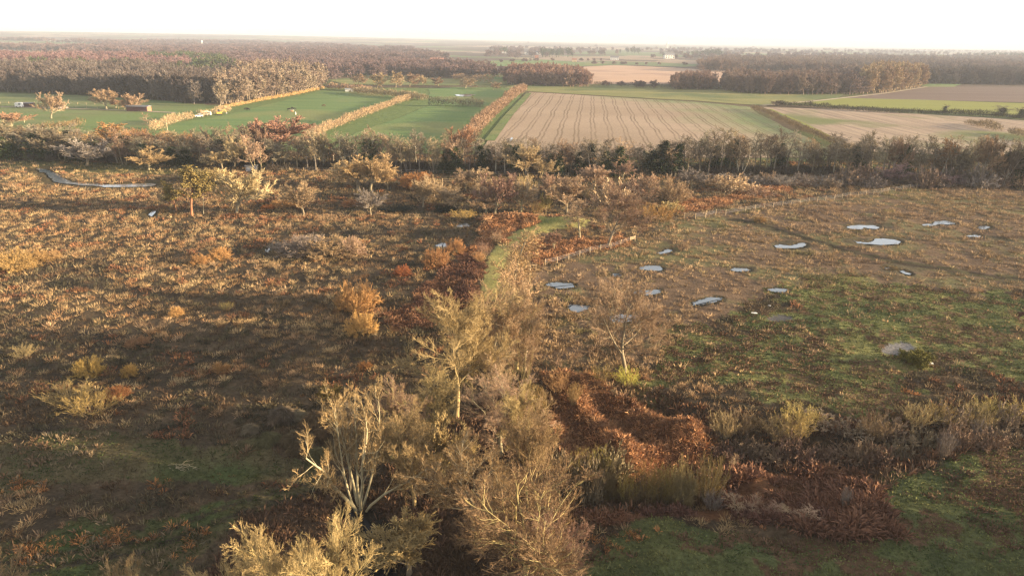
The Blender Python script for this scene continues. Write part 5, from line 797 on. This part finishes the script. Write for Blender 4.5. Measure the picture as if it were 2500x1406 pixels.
for i, (x, y, w, c, lab) in enumerate([(612, 1052, 18, 3, 'small pale grassy mound furthest left of the mounds'), (690, 1022, 30, 3, 'pale tangled mound at the back left of the mounds'), (728, 1020, 20, 3, 'pinkish pale mound touching the back left one'), (770, 1032, 29, 0, 'big brown domed mound at the back of the mounds'), (838, 1008, 26, 3, 'wide flat mound nearest the many-stemmed tree top'), (790, 1062, 22, 0, 'mound with rusty right side below the big brown one'), (718, 1078, 26, 1, 'brown mound in the middle of the mounds'), (660, 1078, 24, 2, 'greenish flat mound at the front left of the mounds'), (738, 1098, 26, 1, 'dark mound with orange crest at the front of the mounds'), (775, 1115, 25, 2, 'olive mound at the front right of the mounds'), (832, 1068, 22, 1, 'dark mound right of the rusty sided one'), (815, 1090, 20, 1, 'dark low mound between olive mound and the many-stemmed tree')]): mound(x, y, w, MC[c], lab, 300+i)
b = at1(440, 1140); rg = np.random.default_rng(9); n = 26; pl, rd = polyl(rg, np.c_[rg.normal(0, .6, n), rg.normal(0, .3, n), rg.uniform(.05, .3, n)], unit(np.c_[rg.normal(.8, .4, n), rg.normal(-.2, .4, n), rg.normal(.05, .12, n)]), rg.uniform(.5, 1.3, n), np.full(n, .025), 4, .12, 0, .4)
o = link('branch_pile', new_mesh('branch_pile', *tube(rg, pl, rd, 4), BARK), None, B_PALE); o.location = b; tag(o, 'pale pile of cut branches on the shaded grass', 'branches')

# ------------------------------------------------------------------ ground cover: tussocks, heather, bracken, rushes (uncountable, one object per kind)
HALF = .80
def scatter(rho, ymin, ymax, seed, d0=85.0, pw=1.15):
    """points over the near heath, rho per square metre at d0 and nearer, thinning with distance; returns positions and a size factor"""
    rg = np.random.default_rng(seed); area = 0; out = []
    y = ymin
    while y < ymax:
        y2 = min(ymax, y*1.12); h = HALF*math.hypot(y2, CAM_H)+8; d = math.hypot(y, CAM_H); q = min(1, (d0/d)**pw); n = int(rho*q*(2*h)*(y2-y)); out.append(np.c_[rg.uniform(-h, h, n), rg.uniform(y, y2, n), np.full(n, q**-.42)]); y = y2
    p = np.concatenate(out); return p[:, :2], p[:, 2]
NOWATER = PONDW+[RIVW, DITW, BRKW]
def dry(p, m=.15):
    k = np.ones(len(p), bool)
    for P in NOWATER:
        lo, hi = P.min(0)-2, P.max(0)+2; b = (p[:, 0] > lo[0]) & (p[:, 0] < hi[0]) & (p[:, 1] > lo[1]) & (p[:, 1] < hi[1])
        if b.any(): i = np.where(b)[0]; k[i] = sdist(p[i, 0], p[i, 1], P) < -m
    return k
def tufts(p, sz, nb, h, w, spread, tilt, col, seed, droop=.0):
    if len(p) > 400 and not droop:          # far tufts are simpler
        d = np.hypot(p[:, 0], p[:, 1]) > 105
        if d.any() and (~d).any(): A = _tufts(p[~d], sz[~d], nb, h, w, spread, tilt, col[~d], seed, 0, False); B = _tufts(p[d], sz[d], max(5, int(nb*.7)), h, w*1.5, spread, tilt, col[d], seed+50, 0, True); return np.concatenate([A[0], B[0]]), np.concatenate([A[1], B[1]+len(A[0])]), np.concatenate([A[2], B[2]])
    return _tufts(p, sz, nb, h, w, spread, tilt, col, seed, droop, False)
def _tufts(p, sz, nb, h, w, spread, tilt, col, seed, droop, simple):
    """each point a tuft of nb triangular blades fanning outwards; col (n,3)"""
    rg = np.random.default_rng(seed); n = len(p); P = np.repeat(np.c_[p, ground_h(p[:, 0], p[:, 1])-.03], nb, 0); S_ = np.repeat(sz*rg.uniform(.65, 1.35, n), nb); az = rg.uniform(0, 6.283, n*nb); t = np.radians(np.abs(rg.normal(tilt[0], tilt[1], n*nb)))
    O = np.stack([np.cos(az), np.sin(az), 0*az], -1); base = P+O*(spread*S_*rg.random(n*nb))[:, None]; L = (h*S_*rg.uniform(.6, 1.2, n*nb))[:, None]; D = O*np.sin(t)[:, None]+np.array([0, 0, 1.])*np.cos(t)[:, None]
    wv = unit(np.cross(D, rg.normal(0, 1, D.shape)))*(w*S_*rg.uniform(.6, 1.4, n*nb))[:, None]; tip = base+D*L; mid = base+D*L*.55+np.array([0, 0, 1.])*L*.08*(1+droop)
    if simple: return np.stack([base-wv, base+wv, tip], 1).reshape(-1, 3), np.arange(n*nb*3).reshape(-1, 3), np.repeat(np.repeat(col*rg.uniform(.8, 1.2, (n, 1)), nb, 0)*rg.uniform(.85, 1.15, (n*nb, 1)), 3, 0)
    tip[:, 2] -= (droop*L[:, 0]*.5); V = np.stack([base-wv*.6, base+wv*.6, mid+wv, mid-wv, tip], 1).reshape(-1, 3); b = np.arange(n*nb)[:, None]*5; F = np.concatenate([b+[0, 1, 2], b+[0, 2, 3], b+[3, 2, 4]], 0)
    C = np.repeat(np.repeat(col*rg.uniform(.8, 1.2, (n, 1)), nb, 0)*rg.uniform(.85, 1.15, (n*nb, 1)), 5, 0); return V, F, C
def cover(name, parts, label, cat, dim=1.0):
    V, F, C, o = [], [], [], 0
    for v, f, c in parts: V.append(v); F.append(f+o); C.append(c*np.array([.92, .94, 1.02])*dim); o += len(v)
    tag(link(name, new_mesh(name, np.concatenate(V), np.concatenate(F), PLANT, np.concatenate(C))), label, cat, kind='stuff')
def pal(p, cols, sc, seed):
    n = fbm(p[:, 0], p[:, 1], sc, seed); n = np.clip((n-.28)/.44, 0, .999)*(len(cols)-1); i = n.astype(int); f = (n-i)[:, None]; c = np.array(cols); return c[i]*(1-f)+c[i+1]*f
p, s = scatter(2.3, 38, 250, 1); k = dry(p); p, s = p[k], s[k]
zz = {z: zone(z, p[:, 0], p[:, 1], 2.2) for z in ZG}; zz['rgreen'] = zone('rgreen', p[:, 0], p[:, 1], 7, 9)
n1 = fbm(p[:, 0], p[:, 1], 9, 81); n2 = fbm(p[:, 0], p[:, 1], 26, 82); rgc = np.random.default_rng(3); u = rgc.random(len(p))
brk = zz['bracken'] | zz['bracken2'] | zz['bracken3'] | zz['bracken4'] | zz['bracken5'] | zz['bracken6']
valley = sdist(p[:, 0], p[:, 1], VALLEY) > 0; bare = zz['path'] | zz['bankgrass'] | brk | (dline(p[:, 0], p[:, 1], RUT) < 1.7)
for P in HOLLOW+DRY: bare |= sdist(p[:, 0], p[:, 1], P) > -.3
for P in (RIVW, DITW): bare |= sdist(p[:, 0], p[:, 1]+2.0, P) > -1.8
for P in PONDW: bare |= sdist(p[:, 0], p[:, 1]+.7, P) > -.4
left = ~(zz['ponds'] | zz['rgreen'] | zz['knoll'] | zz['lowgrass'] | zz['walk'] | zz['glade'] | valley | zz['fgbrown']) & ~bare
dd = np.hypot(p[:, 0], p[:, 1])
# left heath: straw tussocks in patches, darker rush between
patch = .55*n2+.45*n1; mb = inside(p[:, 0], p[:, 1], poly([(380, 425), (1500, 440), (1500, 530), (1150, 522), (700, 524), (385, 520)])); dk = inside(p[:, 0], p[:, 1], poly([(560, 600), (1160, 560), (1160, 760), (1000, 1000), (560, 1010), (430, 900), (480, 720)])); sm = patch-.13*mb-.05*dk-.04*(1-sstep(72, 92, p[:, 1]))+.12*sstep(95, 130, p[:, 1])+.04*sstep(-5, -60, p[:, 0])  # straw thinned to put tree shade into dk, rush and shade into mb
lot = np.random.default_rng(8).random(len(p)); want = left & (u < sstep(.42, .60, sm)*.9+.05); mS = want & (lot < .34)
STRAW = [(.23, .135, .062), (.38, .255, .12), (.46, .325, .16), (.32, .17, .075), (.42, .28, .15), (.26, .165, .075)]
mR = left & ~mS & (~want | (lot < .62))
RUSH = [(.062, .054, .032), (.13, .108, .058), (.125, .074, .042), (.155, .12, .064), (.075, .068, .04)]
cover('straw_tussocks', [tufts(p[mS], s[mS]*1.45, 44, .37, .011, .36, (38, 22), pal(p[mS], STRAW, 5, 83), 11)], 'straw coloured grass tussocks all over the left heath', 'tussock grass', .95)
cover('rush_clumps', [tufts(p[mR], s[mR]*1.05, 13, .44, .028, .36, (34, 20), pal(p[mR], RUSH, 6, 84), 12)], 'dark brown rushes and dead stems filling the left heath', 'rushes', .88)
# red brown dock and bracken spots across the heath
mD = left & (fbm(p[:, 0], p[:, 1], 5, 85) > .68); cover('russet_fern', [tufts(p[mD], s[mD]*.9, 14, .6, .045, .4, (40, 18), pal(p[mD], [(.15, .07, .04), (.26, .12, .055), (.19, .085, .045)], 4, 86), 13, .25)], 'russet fern spots scattered over the left heath', 'fern')
# pool heath on the right
mP = (zz['ponds'] | (zz['rgreen'] & (u < .05))) & ~bare & ~valley & (u < .10+.12*sstep(105, 125, p[:, 1])+.36*sstep(.38, .6, .5*n1+.5*n2)+.25*(dline(p[:, 0], p[:, 1], poly([(1310, 720), (1400, 820), (1480, 880)])) < 8)); cp = pal(p[mP], [(.2, .13, .075), (.36, .24, .13), (.24, .16, .08), (.40, .27, .14), (.18, .15, .065)], 7, 87)
rgp = np.random.default_rng(12); fr = []
for P in PONDW:                             # sedge along every pool edge, some of it standing in the water
    i = rgp.integers(0, len(P), int(len(P)*2.2)); t = rgp.random((len(i), 1)); fr.append(P[i]*(1-t)+P[(i+1) % len(P)]*t+rgp.normal(0, .28, (len(i), 2)))
fr = np.concatenate(fr)
cover('pool_grass', [tufts(fr, rgp.uniform(.5, 1.0, len(fr)), 14, .4, .022, .3, (30, 18), pal(fr, [(.12, .09, .045), (.24, .165, .08), (.17, .13, .06)], 3, 101), 31), tufts(p[mP], s[mP]*1.35, 34, .38, .015, .36, (38, 20), cp, 14)], 'tan grass tussocks around the pools', 'tussock grass')
# turf with heather
hp, hs = scatter(2.2, 45, 140, 5); k = dry(hp); hp, hs = hp[k], hs[k]; hz = zone('rgreen', hp[:, 0], hp[:, 1], 7, 9); hk = zone('knoll', hp[:, 0], hp[:, 1], 2)
band = np.exp(-(dline(hp[:, 0], hp[:, 1], poly([(1640, 870), (1760, 850), (1900, 850), (2010, 880)]))/9)**2)*.16+np.exp(-(dline(hp[:, 0], hp[:, 1], poly([(2250, 700), (2380, 720), (2540, 760)]))/3)**2)*.14
mH = (hz & (fbm(hp[:, 0], hp[:, 1]*1.9, 4.5, 58)+band > .565)) | (hk & (fbm(hp[:, 0], hp[:, 1]*1.5, 5, 88) > .54))
for P in DRY: mH &= sdist(hp[:, 0], hp[:, 1], P) < -.5
cover('heather', [tufts(hp[mH], hs[mH]*1.15, 18, .24, .035, .45, (48, 20), pal(hp[mH], [(.09, .055, .034), (.15, .09, .05), (.12, .068, .042), (.19, .11, .058)], 3, 89), 15)], 'brown heather clumps spotting the green turf', 'heather')
mT = (hz & ~mH & (fbm(hp[:, 0], hp[:, 1], 7, 90) > .6) & (rgc.random(len(hp)) < .35)) | (zone('walk', hp[:, 0], hp[:, 1], .6) & (rgc.random(len(hp)) < .8))
gp, gs = scatter(9.0, 40, 130, 6); gz = (zone('rgreen', gp[:, 0], gp[:, 1], 7, 9) | zone('knoll', gp[:, 0], gp[:, 1], 1.5) | zone('lowgrass', gp[:, 0], gp[:, 1], 2.5)) & dry(gp)
for P in DRY: gz &= sdist(gp[:, 0], gp[:, 1], P) < -.3
gp, gs = gp[gz], gs[gz]; low = zone('lowgrass', gp[:, 0], gp[:, 1], 2.5)
cover('turf_grass', [tufts(hp[mT], hs[mT]*.8, 10, .4, .045, .28, (32, 20), pal(hp[mT], [(.32, .2, .1), (.38, .26, .12), (.3, .22, .09)], 5, 91), 16), tufts(gp, gs, 5, .15, .05, .3, (48, 20), np.where(low[:, None], pal(gp, [(.045, .06, .02), (.08, .085, .03), (.1, .072, .04), (.06, .075, .025)], 4, 92), pal(gp, [(.06, .078, .026), (.11, .125, .04), (.17, .16, .055), (.09, .10, .034)], 5, 93)), 17)], 'short green turf with a few tan tufts on the open ground', 'grass')
# bracken
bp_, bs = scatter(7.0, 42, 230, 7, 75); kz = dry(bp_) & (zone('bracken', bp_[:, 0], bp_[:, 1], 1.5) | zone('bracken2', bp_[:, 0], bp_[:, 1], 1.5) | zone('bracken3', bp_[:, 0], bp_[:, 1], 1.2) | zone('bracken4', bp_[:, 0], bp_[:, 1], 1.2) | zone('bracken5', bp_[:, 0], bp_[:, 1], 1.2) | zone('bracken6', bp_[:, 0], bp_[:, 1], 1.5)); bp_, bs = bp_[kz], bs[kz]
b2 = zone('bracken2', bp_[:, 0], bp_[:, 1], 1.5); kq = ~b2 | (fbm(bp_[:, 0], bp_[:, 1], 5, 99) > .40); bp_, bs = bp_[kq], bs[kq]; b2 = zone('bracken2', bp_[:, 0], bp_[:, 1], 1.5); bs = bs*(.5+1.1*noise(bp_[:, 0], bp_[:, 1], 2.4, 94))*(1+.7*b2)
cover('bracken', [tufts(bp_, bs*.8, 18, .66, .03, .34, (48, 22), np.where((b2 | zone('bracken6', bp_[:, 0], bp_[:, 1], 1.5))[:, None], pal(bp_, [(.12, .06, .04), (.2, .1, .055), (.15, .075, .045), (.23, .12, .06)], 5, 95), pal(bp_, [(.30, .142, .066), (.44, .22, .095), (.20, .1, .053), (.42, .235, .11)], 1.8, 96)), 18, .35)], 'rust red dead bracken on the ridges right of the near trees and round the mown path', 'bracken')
# dark valley scrub floor, near clump floor, shaded meadow left
vp = valley & ~brk; fgp = zz['fgbrown'] & ~brk; lg = zz['lowgrass'] & (u < .34) & (n1 > .48); gl = zz['glade'] & (u < .3); kn = zz['knoll'] & (u < .06)
pk = [(p[vp], s[vp]*1.25, [(.11, .07, .042), (.2, .10, .05), (.14, .09, .055), (.22, .14, .07)]), (p[fgp], s[fgp], [(.08, .052, .03), (.15, .085, .05), (.11, .07, .04)]), (p[lg], s[lg]*.9, [(.12, .1, .055), (.19, .14, .08), (.15, .09, .05)]), (p[gl], s[gl]*.8, [(.14, .12, .05), (.2, .15, .07)])]
cover('dead_stems', [tufts(a, b_, 12, .6, .045, .4, (34, 20), pal(a, c_, 4, 97+i), 20+i) for i, (a, b_, c_) in enumerate(pk)], 'brown dead stems and litter under the scrub and near trees', 'undergrowth')
fp = np.concatenate([flat(*np.array(q, float).T) for q in [[(80, 1345), (95, 1338), (60, 1352), (88, 1358)], [(280, 1312), (290, 1308), (262, 1318), (300, 1314)], [(185, 1325), (140, 1330), (20, 1190), (40, 1183), (100, 1190), (80, 1178)], [(470, 1302), (490, 1298), (385, 1185), (460, 1340), (370, 1310)], [(655, 1310), (640, 1306), (1450, 1320), (1560, 1305), (1535, 1310), (1490, 1340)], [(1985, 1075), (2215, 955), (2230, 960), (2180, 1010), (2350, 1040)]]])
rg = np.random.default_rng(4); fp = np.repeat(fp, 6, 0)+rg.normal(0, .6, (len(fp)*6, 2)); cover('orange_fern', [tufts(fp, rg.uniform(.5, 1.1, len(fp)), 18, .5, .03, .3, (46, 20), pal(fp, [(.30, .13, .05), (.38, .18, .065), (.28, .12, .045)], 3, 98), 30, .3)], 'bright orange fern spots on the shaded near ground', 'fern')

# ------------------------------------------------------------------ air: one closed box of thin even haze
def haze():
    me = MB().box((0, 4200, 22.0), (26000, 26000, 0)); z0, z1 = -8.0, 90.0
    m = bpy.data.meshes.new('haze'); a = 11500; V = [(x, y, z) for z in (z0, z1) for x, y in ((-a, -a), (a, -a), (a, a), (-a, a))]; m.from_pydata(V, [], [(3, 2, 1, 0), (4, 5, 6, 7), (0, 1, 5, 4), (1, 2, 6, 5), (2, 3, 7, 6), (3, 0, 4, 7)]); m.update()
    t = bpy.data.materials.new('thin air'); t.use_nodes = True; N = t.node_tree.nodes; N.clear(); o = N.new('ShaderNodeOutputMaterial'); v = N.new('ShaderNodeVolumePrincipled'); v.inputs['Color'].default_value = (.45, .49, .57, 1); v.inputs['Density'].default_value = HAZE; v.inputs['Anisotropy'].default_value = .0
    t.node_tree.links.new(v.outputs[0], o.inputs['Volume']); m.materials.append(t); ob = link('haze', m); tag(ob, 'thin winter haze hanging over the whole plain', 'haze', kind='stuff')
HAZE = .00017
haze()
